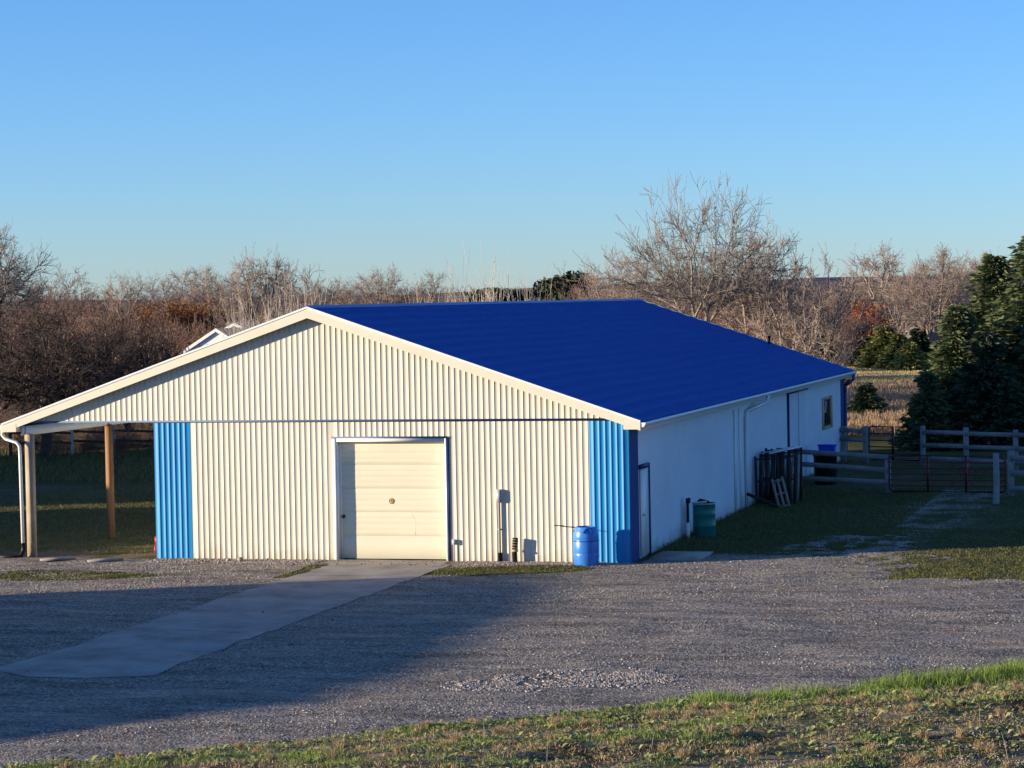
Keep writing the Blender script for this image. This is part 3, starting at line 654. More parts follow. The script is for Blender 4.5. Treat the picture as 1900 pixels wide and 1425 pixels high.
# split rail fence at the far left
fl = [(gx(px, 38.0+i*.5, 0), 38.0+i*.5) for i, px in enumerate((20, 88, 135, 212, 300))]
t = thing('rail_fence', 'dark weathered rail fence beneath the orchard trees on the left', 'fence', (fl[0][0], fl[0][1], 0))
for i, (x, y) in enumerate(fl):
    m = MB(); m.tube([(x-fl[0][0], y-fl[0][1], -.2), (x-fl[0][0], y-fl[0][1], (1.1,1.2,2.1,1.15,1.1)[i])], .075, 7); m.build('post', PALE if i in (2, 3) else DBARK, t)  # sunlight on two of the posts is put into their paler colour
for i in range(4):
    for zz in (.95, .55):
        m = MB(); m.tube([(fl[i][0]-fl[0][0], fl[i][1]-fl[0][1], zz+.05), (fl[i+1][0]-fl[0][0], fl[i+1][1]-fl[0][1], zz-.04)], .055, 6); m.build('rail', DBARK, t)

# boards lying on the gravel at left, stones by the wall
for i, (px, y, lb) in enumerate([(108, -.75, 'weathered grey board lying on gravel nearest the lean-to front post'), (196, -.9, 'weathered grey board lying on gravel left of the blue corner panel')]):
    x = gx(px, y, 0); m = MB(); m.bar((x-.32, y-.28, .035), (x+.32, y+.25, .05), .22, .045); m.build('board', GWOOD, label=lb, category='board', group='boards on the gravel')

# ------------------------------------------------------------------ trees
def envtree(seed, H, R=.35, base=.25, ntips=260, stems=1, c=.45, shell=.45, kink=.06, side=3, fork=(.2,.36), tr=.010, pw=.47, droop=0.0, sidelen=.10, flat=1.0, tuft=0.0):
    """bare tree that forks towards tips spread through a crown envelope; unit height scaled by H"""
    rng = np.random.RandomState(seed); T = []
    while len(T) < ntips:
        d = rng.randn(3); d /= np.linalg.norm(d)
        rad = rng.rand()**shell
        z = c + d[2]*rad*((1-c) if d[2] > 0 else (c-base))
        r_ = R*(1+.22*math.sin(3*math.atan2(d[1], d[0])+seed)+.12*math.sin(7*d[0]+seed*2))
        T.append((d[0]*rad*r_, d[1]*rad*r_*flat, z*(1-.10*abs(rng.randn())*(d[2] > .3))))
    T = np.array(T)*H; out = [[], [], []]
    def rr(n): return tr*H*.1*max(n, .35)**pw
    def split(ids, q):
        P = T[ids]-q; P = P/(np.linalg.norm(P, axis=1)[:, None]+1e-6)
        a, b = rng.choice(len(ids), 2, replace=False); A, B = P[a], P[b]
        for _ in range(4):
            m = (P@A) > (P@B)
            if m.all() or (~m).all(): break
            A = P[m].mean(0); B = P[~m].mean(0)
        if m.all() or (~m).all(): m = np.arange(len(ids)) % 2 == 0
        return ids[m], ids[~m]
    def line(p, q, d0, n0, n1, k):
        L = np.linalg.norm(q-p); t = np.linspace(0, 1, k+1)[:, None]; c1 = p+d0*L*.4
        P = (1-t)**2*p+2*t*(1-t)*c1+t*t*q; P[1:-1] += rng.randn(k-1, 3)*kink*L*.35
        P[1:-1, 2] -= droop*L*.3
        return P, np.linspace(rr(n0), rr(n1), k+1)
    def sides(P, L, m):
        for _ in range(m):
            k = rng.randint(1, len(P)); f = rng.rand(); b = P[k-1]*(1-f)+P[k]*f; d = P[k]-P[k-1]; d /= np.linalg.norm(d)+1e-6
            nd = d+rng.randn(3)*.55; nd[2] += .25-droop; nd /= np.linalg.norm(nd); l = sidelen*H*rng.uniform(.35, 1.0)
            e = b+nd*l; mid = b+nd*l*.5+rng.randn(3)*l*.06; mid[2] -= .03*l
            out[2].append((np.array([b, mid, e]), np.array([rr(.5), rr(.35)*.8, rr(.35)*.5])))
            if rng.rand() < .6:
                n2 = nd+rng.randn(3)*.5; n2 /= np.linalg.norm(n2); out[2].append((np.array([mid, mid+n2*l*.45]), np.array([rr(.35)*.7, rr(.35)*.45])))
    stack = []
    ids = np.arange(ntips); p0 = np.array([0, 0, -.02*H])
    groups = [ids]
    while len(groups) < stems:
        groups.sort(key=len); g_ = groups.pop(); groups += list(split(g_, p0))
    for g_ in groups: stack.append((p0+rng.randn(3)*np.array([.012,.012,0])*H*(stems > 1), np.array([0,0,1.0]), g_, 0))
    while stack:
        p, d0, ids, dep = stack.pop(); n = len(ids); cen = T[ids].mean(0)
        if n <= 2:
            for i_ in ids:
                P, R2 = line(p, T[i_], d0, .9, .35, 3); out[2].append((P, R2)); sides(P, 0, side)
            continue
        v = cen-p; L = np.linalg.norm(v)
        f = rng.uniform(*fork) if dep > 0 else max(base*.75*H/(cen[2]+1e-6), .1) if stems == 1 else rng.uniform(*fork)
        q = p+v*f; w = v/L*.75+d0*.35; q = p+w/np.linalg.norm(w)*L*f+rng.randn(3)*kink*L*f*.4
        P, R2 = line(p, q, d0, n, n*.86, 3); out[0 if n > ntips*.12 else 1].append((P, R2))
        if n < ntips*.1 and side: sides(P, 0, 1)
        nd = q-P[-2]; nd /= np.linalg.norm(nd)+1e-6
        a, b = split(ids, q); stack.append((q, nd, a, dep+1)); stack.append((q, nd, b, dep+1))
    return out
def tree_meshes(out, H, minr=.010, leaves=0, leafmat=None, seed=0, split=1, twigk=3):
    """scale the skeleton to height H; trunk mesh and crown mesh builders"""
    top = max(float(P[:, 2].max()) for lv in out for P, r in lv); s = H/top
    a = MB(); b = MB(); tips = []
    for lev, lv in enumerate(out):
        for P, r in lv:
            P = P*s; rr = np.maximum(r*s, minr)
            if lev <= split: a.tube(P, rr, 7 if lev == 0 else 5, cap=False)
            else: b.tube(P, rr, twigk, cap=False)
            if lev >= len(out)-2: tips.append(P[-1]); tips.append(P[len(P)//2])
    l = None
    if leaves:
        rs = np.random.RandomState(seed); T = np.array(tips); T = T[rs.randint(0, len(T), leaves)] + rs.randn(leaves, 3)*.08
        l = MB(); leafcloud(l, T, .05, rs)
    return a, b, l
def leafcloud(mb, T, size, rs):
    n = len(T); sz = size*rs.uniform(.6, 1.4, (n, 1))
    u = rs.randn(n, 3); u /= np.linalg.norm(u, axis=1)[:, None]; v = np.cross(u, rs.randn(n, 3)); v /= np.linalg.norm(v, axis=1)[:, None]
    V = np.stack([T-u*sz, T+v*sz*.6, T+u*sz, T-v*sz*.6], 1).reshape(-1, 3)
    mb.add(V, np.arange(n*4).reshape(-1, 4))
def make_tree(name, label, loc, H, seed, bark=BARK, twig=TWIG, minr=.007, leaves=0, leafmat=None, rz=0, wide=1.0, group=None, cat='tree', **k):
    t = thing(name, label, cat, loc, rz, group)
    out = envtree(seed, H, **k); a, b, l = tree_meshes(out, H, minr, leaves, leafmat, seed, 0)
    a.build('trunk', bark, t); c = b.build('crown', twig, t)
    if l: l.build('leaves', leafmat, c)
    t.scale = (wide, wide, 1)
    return t
def at(px, Y): return (float(gx(px, Y, 0)), Y, 0)

def H_at(px, top, Y): return hz(px, top, Y)

# the big bare tree behind the roof and its neighbours
Y0 = 50
TWG = mat('grey_twigs', (.25,.21,.185), .85, .1); WARM = mat('warm_bark', (.36,.28,.22), .85, .1)
make_tree('bare_tree', 'largest bare tree, a wide fan of grey limbs rising behind the blue roof', at(1303, Y0), H_at(1300, 314, Y0), 11, stems=1, R=.355, base=.43, c=.60, ntips=560, shell=.42, kink=.03, side=5, fork=(.13,.25), tr=.0075, sidelen=.075, twig=TWG, minr=.0085)
make_tree('bare_tree', 'dense crooked bare tree right of the largest bare tree behind the roof', at(1412, 56), H_at(1420, 388, 56), 23, stems=2, R=.22, base=.35, c=.60, ntips=400, shell=.5, kink=.16, side=6, tr=.010, sidelen=.07, minr=.009)
make_tree('bare_tree', 'bushy bare tree with upturned pale branches above the far end of the roof', at(1490, 50), H_at(1500, 434, 50), 31, stems=4, R=.38, base=.25, c=.55, ntips=420, shell=.5, kink=.10, side=5, bark=WARM, tr=.011, sidelen=.07, minr=.009)
make_tree('bare_tree', 'small bare tree at the left foot of the largest bare tree', at(1158, 78), H_at(1150, 444, 78), 37, stems=4, R=.36, base=.3, c=.6, ntips=320, side=5, tr=.010, minr=.008)
make_tree('bare_tree', 'low spreading reddish bare tree just behind the roof ridge end', at(1225, 84), H_at(1225, 478, 84), 41, stems=4, R=.45, base=.2, c=.5, ntips=220, side=4, tr=.010, twig=TWIGR, minr=.009)
make_tree('bare_tree', 'dark-limbed bare tree cut by the left edge of the photo', at(-12, 62), H_at(0, 375, 62), 43, stems=1, R=.27, base=.45, c=.65, ntips=420, side=6, kink=.09, tr=.011, sidelen=.08, bark=DBARK, twig=TWG, minr=.008)
# orchard trees on the left
OK_ = dict(kink=.22, side=6, tr=.017, fork=(.16,.32), droop=.12, sidelen=.11, bark=DBARK, twig=DTWIG, leafmat=BROWNL)
make_tree('orchard_tree', 'gnarled dark orchard tree with thick trunk seen under the lean-to roof', at(92, 35), H_at(120, 512, 35), 52, stems=1, R=.62, base=.25, c=.5, ntips=520, leaves=1500, minr=.009, **OK_)
make_tree('orchard_tree', 'dense dark orchard tree left of the white house, low behind the roof edge', at(238, 46), H_at(236, 560, 46), 53, stems=2, R=.55, base=.2, c=.5, ntips=480, leaves=700, minr=.010, **OK_)
make_tree('orchard_tree', 'dark orchard tree at the left edge in front of the rail fence', at(-40, 42), H_at(0, 530, 42), 57, stems=2, R=.55, base=.2, c=.5, ntips=420, leaves=900, minr=.010, **OK_)
OK_.update(twig=TWIGR, tr=.013, droop=.05)
make_tree('orchard_tree', 'reddish brown leafy tree behind the orchard trees, crown level with the treeline', at(205, 72), H_at(205, 529, 72), 59, stems=3, R=.6, base=.15, c=.5, ntips=420, leaves=5200, minr=.011, **OK_)
make_tree('orchard_tree', 'reddish brown leafy tree at far left above the dark orchard', at(60, 75), H_at(60, 524, 75), 61, stems=3, R=.65, base=.15, c=.5, ntips=420, leaves=5200, minr=.011, **OK_)

# background bare trees: six kinds, copied
KIN = [dict(stems=1, R=.22, base=.40, c=.70, ntips=200, side=4, kink=.06, tr=.014, shell=.38, bark=BARK, twig=TWIG),
       dict(stems=1, R=.27, base=.30, c=.62, ntips=230, side=4, kink=.10, tr=.014, shell=.38, bark=BARK, twig=TWIG),
       dict(stems=3, R=.30, base=.25, c=.60, ntips=320, side=5, kink=.05, tr=.013, shell=.38, bark=WARM, twig=TWIG),
       dict(stems=8, R=.24, base=.15, c=.55, ntips=110, shell=.8, side=2, kink=.03, fork=(.12,.3), sidelen=.10, tr=.009, bark=PALE, twig=PALE),
       dict(stems=2, R=.42, base=.2, c=.5, ntips=260, side=4, kink=.12, bark=BARK, twig=TWIGR),
       dict(stems=1, R=.20, base=.45, c=.72, ntips=120, side=4, kink=.20, sidelen=.07, tr=.014, bark=WARM, twig=TWIG)]
PROTO = {}
def bg_tree(kind, px, top, Y, label, wide=1.0, group=None):
    H = H_at(px, top, Y); loc = at(px, Y)
    if kind not in PROTO:
        t = make_tree('bare_tree', label, loc, 10.0, 100+kind, minr=.011 if kind == 3 else .012, **KIN[kind])
        s = H/10.0; t.scale = (s*wide, s*wide, s); PROTO[kind] = t
        if group: t['group'] = group
        return t
    s = H/10.0
    return dup(PROTO[kind], loc, (px*.37+Y) % 6.28, (s*wide, s*wide, s), label, 'tree', group)
BG = [
 (0, 466, 448, 150, 'taller left one of the two round-topped bare trees left of the barn peak', .8),
 (0, 512, 450, 152, 'right one of the two round-topped bare trees left of the barn peak', .8),
 (2, 380, 486, 200, 'pale bare tree in the far treeline right above the orange shrubs', 1.1),
 (2, 345, 492, 205, 'grey bare tree at the left end of the pale far treeline', 1.1),
 (1, 412, 490, 198, 'full bare tree just left of the two round-topped bare trees', 1.2),
 (1, 436, 512, 160, 'slim bare tree under the left round-topped crown', .8),
 (1, 560, 480, 120, 'bare tree with pale stems immediately left of the barn peak', .9),
 (4, 120, 485, 190, 'wide bare tree rising above the orchard at far left', 1.0),
 (4, 92, 492, 210, 'small bare crown in the far left treeline beside the wide bare tree', 1.0),
 (1, 235, 498, 200, 'short bare tree in the treeline above the reddish orchard tree', 1.0),
 (1, 300, 500, 215, 'short bare tree in the treeline right of the reddish orchard tree', 1.0),
 (1, 630, 508, 230, 'first bare tree of the far line right of the barn peak', 1.2),
 (2, 690, 498, 228, 'fine-twigged pale bare tree of the far line above the roof near the peak', 1.2),
 (1, 718, 484, 215, 'tall thin bare tree of the far line above the left half of the ridge', .8),
 (4, 760, 514, 232, 'broad bare crown of the far line above the left half of the ridge', 1.0),
 (2, 800, 496, 215, 'rounded bare tree of the far line left of the pale whips', 1.0),
 (1, 655, 520, 240, 'low bare tree of the far line between first and fine-twigged one', 1.2),
 (3, 905, 438, 62, 'tallest clump of pale upright whips behind the middle of the ridge', .9),
 (3, 853, 462, 64, 'clump of pale whips left of the tallest whip clump', .7),
 (3, 985, 478, 66, 'clump of pale whips right of the tallest whip clump, before the dark pines', .8),
 (3, 1012, 505, 70, 'short pale whips in front of the lone dark pine', .7),
 (3, 800, 505, 60, 'short pale whips left of the whip clumps above the ridge', .9),
 (3, 590, 505, 56, 'pale saplings standing right at the barn peak', .8),
 (3, 548, 495, 54, 'pale saplings rising behind the rake left of the barn peak', .9),
 (3, 500, 505, 54, 'pale saplings over the roof of the farther white gable', .9),
 (3, 455, 520, 56, 'pale saplings in front of the white house gables', .8),
 (4, 1105, 480, 110, 'spreading bare tree between dark pine and the largest bare tree', 1.1),
 (4, 1130, 500, 130, 'low reddish bare tree at the right end of the ridge', 1.2),
 (5, 1625, 440, 170, 'tall bare tree with curled crown right of the barn, above the rust-leaved shrub', 1.2),
 (0, 1600, 500, 175, 'slim bare tree beside the curled-crown tree', .9),
 (1, 1668, 505, 150, 'small bare tree with pale forked stems left of the distant grey house', .9),
 (2, 1735, 448, 150, 'broad bare tree with fan crown above the distant grey house', 1.15),
 (2, 1712, 478, 158, 'bare tree just left of the fan-crowned tree over the grey house', .9),
 (2, 1760, 490, 165, 'bare tree at the right shoulder of the fan-crowned tree', .9),
 (1, 1806, 458, 160, 'tall bare tree between the fan-crowned tree and the spruces', 1.0),
 (0, 1845, 455, 165, 'thin pole-like bare tree above the spruce tips', .7),
 (0, 1782, 480, 175, 'slim bare tree with straight stem right of the fan-crowned tree', .8),
 (0, 1870, 475, 185, 'bare tree behind the tip of the tall spruce', .9),
 (4, 1570, 520, 140, 'low bare tree beyond the far end of the barn', 1.0),
 (4, 1535, 535, 105, 'reddish bare bush tree behind the lower roof corner', .9),
 (2, 1645, 472, 190, 'pale bare tree right of the curled-crown tree, its fine crown against the sky', 1.0),
 (2, 1690, 484, 186, 'fine-twigged bare tree between the curled-crown and fan-crowned trees', 1.0),
 (2, 1765, 462, 180, 'pale many-stemmed bare tree behind the right half of the fan-crowned tree', 1.0),
 (1, 1788, 474, 192, 'round-crowned bare tree right of the many-stemmed pale one', 1.0),
 (2, 1826, 466, 184, 'pale bare tree between the tall pole-like tree and the tall one left of the spruces', 1.0),
 (2, 1575, 492, 160, 'pale bare tree just beyond the barn, left of the curled-crown tree', 1.0),
 (1, 1706, 530, 162, 'short forked bare tree in front of the distant grey house', .9),
]
for k, px, top, Y, lb, w in BG: bg_tree(k, px, top, Y, lb, w)

# far-off wood and brush (nobody could count these)
def skeleton_arrays(seed, H, minr, k=3, **kw):
    out = envtree(seed, H, **kw); top = max(float(P[:, 2].max()) for lv in out for P, r in lv); s = H/top
    m = MB()
    for lv in out:
        for P, r in lv: m.tube(P[::2] if len(P) > 4 else P, np.maximum(r*s, minr)[::2] if len(P) > 4 else np.maximum(r*s, minr), k, cap=False) if False else m.tube(P*s, np.maximum(r*s, minr), k, cap=False)
    return np.vstack(m.v), np.vstack(m.f)
def scatter(mb, protos, spots, rs):
    for (x, y, s, w) in spots:
        V, F = protos[rs.randint(len(protos))]; a = rs.uniform(0, 6.28); c, sn = math.cos(a), math.sin(a)
        P = np.empty_like(V); P[:, 0] = (V[:, 0]*c-V[:, 1]*sn)*s*w+x; P[:, 1] = (V[:, 0]*sn+V[:, 1]*c)*s*w+y; P[:, 2] = V[:, 2]*s
        mb.add(P, F)
rs = np.random.RandomState(8)
far_p = [skeleton_arrays(200+i, 1.0, .0018, stems=1+i % 3, R=.28, base=.15, c=.5, ntips=80, side=2, tr=.014) for i in range(4)]
m = MB(); sp = []
for i in range(520):
    Yd = rs.uniform(230, 520); px = rs.uniform(-60, 1960)
    tp = 539 - (px-950)*.02 - 12*vnoise(px, 0, 90) - rs.uniform(0, 8) + (8 if 1560 < px else 0)
    sp.append((*at(px, Yd)[:2], max(H_at(px, tp, Yd), 4), rs.uniform(1.0, 1.5)))
scatter(m, far_p, sp, rs)
m.build('distant_wood', WOODS, kind='stuff', label='grey brown leafless wood along the horizon', category='woodland')
brush_p = [skeleton_arrays(300+i, 1.0, .0035, stems=8, R=.5, base=.05, c=.45, ntips=60, side=3, kink=.15, tr=.016, sidelen=.16) for i in range(4)]
m = MB(); sp = []
for i in range(430):
    px = rs.uniform(-40, 660) if i % 2 else rs.uniform(1060, 1900); Yd = rs.uniform(62, 215)
    if px > 1500 and (Yd < 172 or rs.rand() < .35): continue
    if 330 < px < 480 and Yd < 150: Yd += 75
    tp = rs.uniform(545, 600) if Yd > 110 else rs.uniform(575, 640)
    sp.append((*at(px, Yd)[:2], min(max(H_at(px, tp, Yd), 1.5), 5.5), rs.uniform(.8, 1.2)))
scatter(m, brush_p, sp, rs)
m.build('brush', BRUSHM, kind='stuff', label='reddish brown leafless brush behind the barn', category='undergrowth')
m = MB(); sp = []
for i in range(240):
    Yd = rs.uniform(37, 60); px = rs.uniform(-40, 480); sp.append((*at(px, Yd)[:2], rs.uniform(.6, 1.7), rs.uniform(.9, 1.3)))
scatter(m, brush_p, sp, rs)
m.build('bramble_thicket', mat_island('bramble_twigs', [(.12,.08,.06),(.24,.16,.115),(.17,.12,.07)]), kind='stuff', label='dark bramble thicket beneath the orchard trees on the left', category='undergrowth')

# conifers
def spruce(name, label, loc, H, R, seed, mt=NEEDLE, whorls=34, cat='spruce tree', group=None, dens=1.0, size=1.0):
    t = thing(name, label, cat, loc, 0, group); rs = np.random.RandomState(seed)
    m = MB(); m.tube([(0,0,-.2),(0,0,H*.5),(0,0,H*.97)], [H*.022, H*.012, .01], 7); m.build('trunk', DBARK, t)
    P = []; D = []; br = MB()
    for w in range(whorls):
        z0 = H*(.03+.95*(w/whorls)**.93); f = 1-z0/H
        rr = R*(f**.80)*rs.uniform(.82,1.12)+.05
        nb = max(5, int((7+9*f)*dens))
        a0 = rs.rand()*6.28
        for b in range(nb):
            a = a0+b*6.283/nb+rs.randn()*.12; L = rr*rs.uniform(.72,1.14); dz = rs.uniform(-.32,-.05) if f > .25 else rs.uniform(.1,.6)
            n = max(4, int(L/(.13*size)))
            u = np.linspace(.12, 1, n); 
            pts = np.stack([np.cos(a)*u*L, np.sin(a)*u*L, z0+rs.uniform(-.1,.1)+dz*u*L+.22*L*u**2*.8], -1)
            br.tube(pts[[0, n//2, n-1]], [.012*H*f+.004, .008*H*f*.6+.004, .003], 3, cap=False)
            for k in range(n):
                side = (1-u[k])*.42*L+.10
                for q in range(3):
                    s = (-1, 1, 0)[q]*side*rs.uniform(.3,1)
                    o = np.array([-math.sin(a)*s, math.cos(a)*s, -abs(s)*.25]) + rs.randn(3)*.03
                    P.append(pts[k]+o); d = np.array([math.cos(a)+(-math.sin(a))*np.sign(s)*.8, math.sin(a)+math.cos(a)*np.sign(s)*.8, rs.uniform(-.5,.15)]); D.append(d/np.linalg.norm(d))
    P = np.array(P); D = np.array(D); n = len(P)
    mb = MB(); ln = rs.uniform(.10,.20,(n,1))*size
    for rep in range(2):
        v = np.cross(D, rs.randn(n, 3)); v /= np.linalg.norm(v, axis=1)[:, None]; wd = ln*.26
        off = rs.randn(n, 3)*.045*size*rep
        V = np.stack([P+off-D*ln*.6, P+off+v*wd, P+off+D*ln, P+off-v*wd], 1).reshape(-1, 3); mb.add(V, np.arange(n*4).reshape(-1, 4))
    br.build('branches', DBARK, t); c = mb.build('crown', mt, t)
    return t
spruce('spruce', 'largest green spruce at the right edge, dark skirts in shade and lit top', at(1935, 47), H_at(1935, 425, 47), 4.0, 1, NEEDLE, 44, dens=1.5, size=1.35)
spruce('spruce', 'pointed spruce whose tip rises just left of the largest spruce', at(1850, 50), H_at(1853, 468, 50), 3.3, 2, NEEDLE, 42, dens=1.2, size=1.3)
spruce('spruce', 'shorter dark spruce left of the largest one, behind the long board fence', at(1780, 44), H_at(1780, 565, 44), 2.3, 3, NEEDLE, 34, dens=1.4, size=1.1)
spruce('spruce', 'low spreading spruce with long lower boughs reaching towards the far gate', at(1722, 42), H_at(1722, 690, 42), 1.25, 4, NEEDLE, 24, dens=1.2)
spruce('spruce', 'dark spruce filling the gap under the largest spruce at right edge', at(1830, 43), H_at(1830, 620, 43), 2.4, 14, NEEDLD, 34, dens=1.6, size=1.2)
for i, (px, top, Y, R_w, lb, mt) in enumerate([
    (1603, 602, 150, 1.15, 'narrow dark evergreen at the left of the small evergreen group', NEEDLD),
    (1640, 606, 147, 1.7, 'yellow-green cone evergreen, second from left in the small group', NEEDLY),
    (1668, 622, 144, 1.5, 'shorter olive evergreen in the middle of the small group', NEEDLY),
    (1704, 610, 150, 1.5, 'dark rounded evergreen at the right of the small group', NEEDLD),
    (1690, 640, 140, 1.3, 'front evergreen with drooping boughs in the small group', NEEDLY)]):
    spruce('small_evergreen', lb, at(px, Y), H_at(px, top, Y), R_w*1.25, 20+i, mt, 30, 'evergreen', 'small evergreens on the mown strip', 1.3, 1.6)
spruce('small_spruce', 'small bushy spruce standing alone right behind the far barn corner', at(1608, 66), H_at(1608, 716, 66), 1.05, 31, NEEDLE, 24, 'evergreen', None, 1.3, 1.1)
spruce('small_spruce', 'brownish low evergreen above the far roof corner', at(1530, 95), H_at(1530, 618, 95), 1.5, 33, NEEDLD, 24, 'evergreen', None, 1.0, 1.4)
PINEM = mat_island('pine_needles', [(.018,.030,.018),(.035,.05,.026),(.05,.062,.03)])
def pine(label, px, top, Y, R_, seed, group=None):
    H = H_at(px, top, Y); t = thing('pine_tree', label, 'pine tree', at(px, Y), 0, group); rs = np.random.RandomState(seed)
    m = MB(); m.tube([(0,0,-.2),(.1,0,H*.5),(0,.1,H*.95)], [.22,.15,.05], 7); m.build('trunk', DBARK, t)
    P = []
    for k in range(26):
        f = rs.uniform(.35, 1.0); a = rs.rand()*6.28; r = R_*(1.15-f)**.6*rs.uniform(.3,1); c = np.array([math.cos(a)*r, math.sin(a)*r, H*f*.97])
        P.append(c+rs.randn(300, 3)*np.array([.55,.55,.22])*R_*.4)
    m = MB(); leafcloud(m, np.vstack(P), .22, rs); m.build('crown', PINEM, t); return t
pine('lone dark pine standing over the right part of the ridge', 1048, 502, 190, 3.2, 1)
pine('smaller dark pine touching the lone pine on its right', 1080, 508, 200, 2.2, 2)
for i, (px, tp) in enumerate([(900, 542), (925, 537), (948, 540), (972, 536), (995, 539)]):
    pine(('leftmost','second from left','middle','second from right','rightmost')[i]+' of the low dark pines above the roof ridge behind the pale whips', px, tp, 210+i*3, 2.6, 10+i, 'low dark pines above the ridge')
pine('dark pine in the treeline left of the distant grey house', 1655, 530, 210, 2.2, 20)
pine('dark pine behind the rust-leaved shrub right of the barn', 1590, 545, 190, 2.6, 22)
def shrub(name, label, px, top, Y, R_, mt, seed, n=9000, sz=.09, cat='shrub', group=None):
    H = H_at(px, top, Y); t = thing(name, label, cat, at(px, Y), 0, group); rs = np.random.RandomState(seed)
    out = envtree(seed, H, stems=6, R=.5, base=.1, c=.5, ntips=60, side=3, kink=.1); a, b, l = tree_meshes(out, H*.97, .014)
    a.build('stems', DBARK, t); b.build('twigs', TWIGR, t)
    blobs = rs.randn(34, 3)*np.array([R_*.5, R_*.5, H*.16])+np.array([0,0,H*.58])
    P = blobs[rs.randint(0, 34, n)]+rs.randn(n, 3)*np.array([R_*.2, R_*.2, H*.11]); P = P[(P[:, 2] > .2) & (P[:, 2] < H)]
    m = MB(); leafcloud(m, P, sz, rs); m.build('leaves', mt, t); return t
for i, (px, tp, lb) in enumerate([(300, 560, 'leftmost of the orange-leaved shrubs left of the white house'), (335, 556, 'second orange-leaved shrub from the left, above the white house gable'), (372, 562, 'middle orange-leaved shrub above the white house'), (408, 558, 'orange-leaved shrub right above the farther white gable'), (440, 568, 'rightmost of the orange-leaved shrubs beside the pale saplings')]):
    shrub('orange_shrub', lb, px, tp, 176+i*3, 2.1, ORANGE, 60+i, 7000, .10, 'shrub', 'orange-leaved shrubs')
shrub('rust_shrub', 'bright rust-leaved shrub above the small evergreens', 1609, 556, 151, 1.7, RUST, 71, 9000, .11)
shrub('rust_shrub', 'thin rust-leaved shrub left of the distant grey house', 1652, 578, 151, 1.2, RUST, 72, 2000, .09)
shrub('rust_shrub', 'small rust-leaved shrub at the foot of the spruces', 1795, 580, 148, 1.3, RUST, 73, 1800, .09)

# ------------------------------------------------------------------ far houses
def house(label, px, Y, rz, w, d, hw, hr, wall, roofm, name='house'):
    t = thing(name, label, 'house', at(px, Y), rz)
    m = MB(); m.prism([(-w/2,0,0),(w/2,0,0),(w/2,0,hw),(0,0,hr-.1),(-w/2,0,hw)], (0,d,0)); m.build('wall', wall, t)
    s = (hr-hw)/(w/2)
    for sg in (-1, 1):
        xe = sg*(w/2+.35); ze = hw-.35*s
        m = MB(); m.prism([(0,-.15,hr),(xe,-.15,ze),(xe,-.15,ze+.12),(0,-.15,hr+.14)], (0,d+.8,0)); rf = m.build('roof', roofm, t)
        m = MB(); m.prism([(0,-.21,hr+.15),(xe,-.21,ze+.13),(xe,-.21,ze-.14),(0,-.21,hr-.10)], (0,.055,0)); m.build('bargeboard', WHITE, rf)
    for x in (-w*.25, w*.22):
        m = MB(); m.box((x-.5,-.04,hw*.42), (x+.5,-.005,hw*.85)); wd = m.build('window', GLASSD, t)
        m = MB(); m.box((x-.6,-.06,hw*.85), (x+.6,-.005,hw*.9)); m.box((x-.6,-.06,hw*.37), (x+.6,-.005,hw*.42)); m.build('frame', WHITE, wd)
    return t
GREYR = mat('grey_shingles', (.10,.10,.115), .9, .1, noise=(3, (.15,.14,.15), .4, .7))
ZG = H_at(402, 613, 118)
house('nearer white gabled house seen just above the left roof edge', 404, 118, .03, 4.5, 9, ZG-1.35, ZG, WHITE, GREYR)
ZG2 = H_at(438, 602, 132)
house('farther white gabled house with grey roof behind the nearer white gable', 438, 132, .03, 4.0, 9, ZG2-1.0, ZG2, WHITE, GREYR)
ZG3 = H_at(1700, 557, 160)
t = house('distant low house with blue-grey roof among bare trees right of the barn', 1735, 160, math.radians(90-12), 6, 7, ZG3-1.5, ZG3, mat('grey_cladding', (.22,.20,.21), .8, .1), GREYR)

# ------------------------------------------------------------------ farmhouse outside the frame casting the yard shadow, and an added shade hedge
D2 = np.array([.893, .45]); T2 = np.array([-.45, .893])
def st(s, t_): return tuple(D2*s+T2*t_)
tanE = math.tan(SUN_ELEV)
S0 = -44.0
def hh(s): return (s-S0)*tanE
t = thing('farmhouse', 'farmhouse standing outside the left of the frame, casting the long yard shadow', 'house', (*st(S0, -10), 0), math.atan2(D2[1], D2[0]))
m = MB(); m.box((-7, -9.6, -.5), (-.02, 7.4, hh(-14.6))); m.build('wall', WHITE, t)
prof = [(8.75, hh(-8.5)), (8.75, hh(-2.0)), (4.9, hh(-2.9)), (-1.9, hh(-5.7)), (-4.9, hh(-7.0)), (-7.8, hh(-9.6)), (-9.9, hh(-14.4)), (-9.6, hh(-14.6)), (7.4, hh(-14.6))]
m = MB(); m.prism([(0, a, b) for a, b in prof][::-1], (-7, 0, 0)); m.build('roof', GREYR, t)
for y in (-5, 2):
    m = MB(); m.box((0.0, y-.6, 1.0), (.03, y+.6, 2.4)); m.build('window', GLASSD, t)
rs = np.random.RandomState(77); n = 26000
tt = rs.uniform(7.0, 50, n); ss = -40+rs.randn(n)*1.0; top = 4.7+.9*vnoise(tt, tt*0, 3.0)+.7*vnoise(tt, tt*0+9, 1.0)-sstep(12, 7, tt)*1.5-3.8*np.exp(-((tt-21.7)/1.0)**2)
zz = rs.uniform(0, 1, n)**.8*top
P = np.stack([D2[0]*ss+T2[0]*tt, D2[1]*ss+T2[1]*tt, zz], -1)
m = MB(); leafcloud(m, P, .38, rs); m.build('shadow_hedge', NEEDLD, label='unseen evergreen hedge added outside the left of the frame to cast shade', category='hedge')  # added unseen hedge, its height and gap shaped for shade under the lean-to

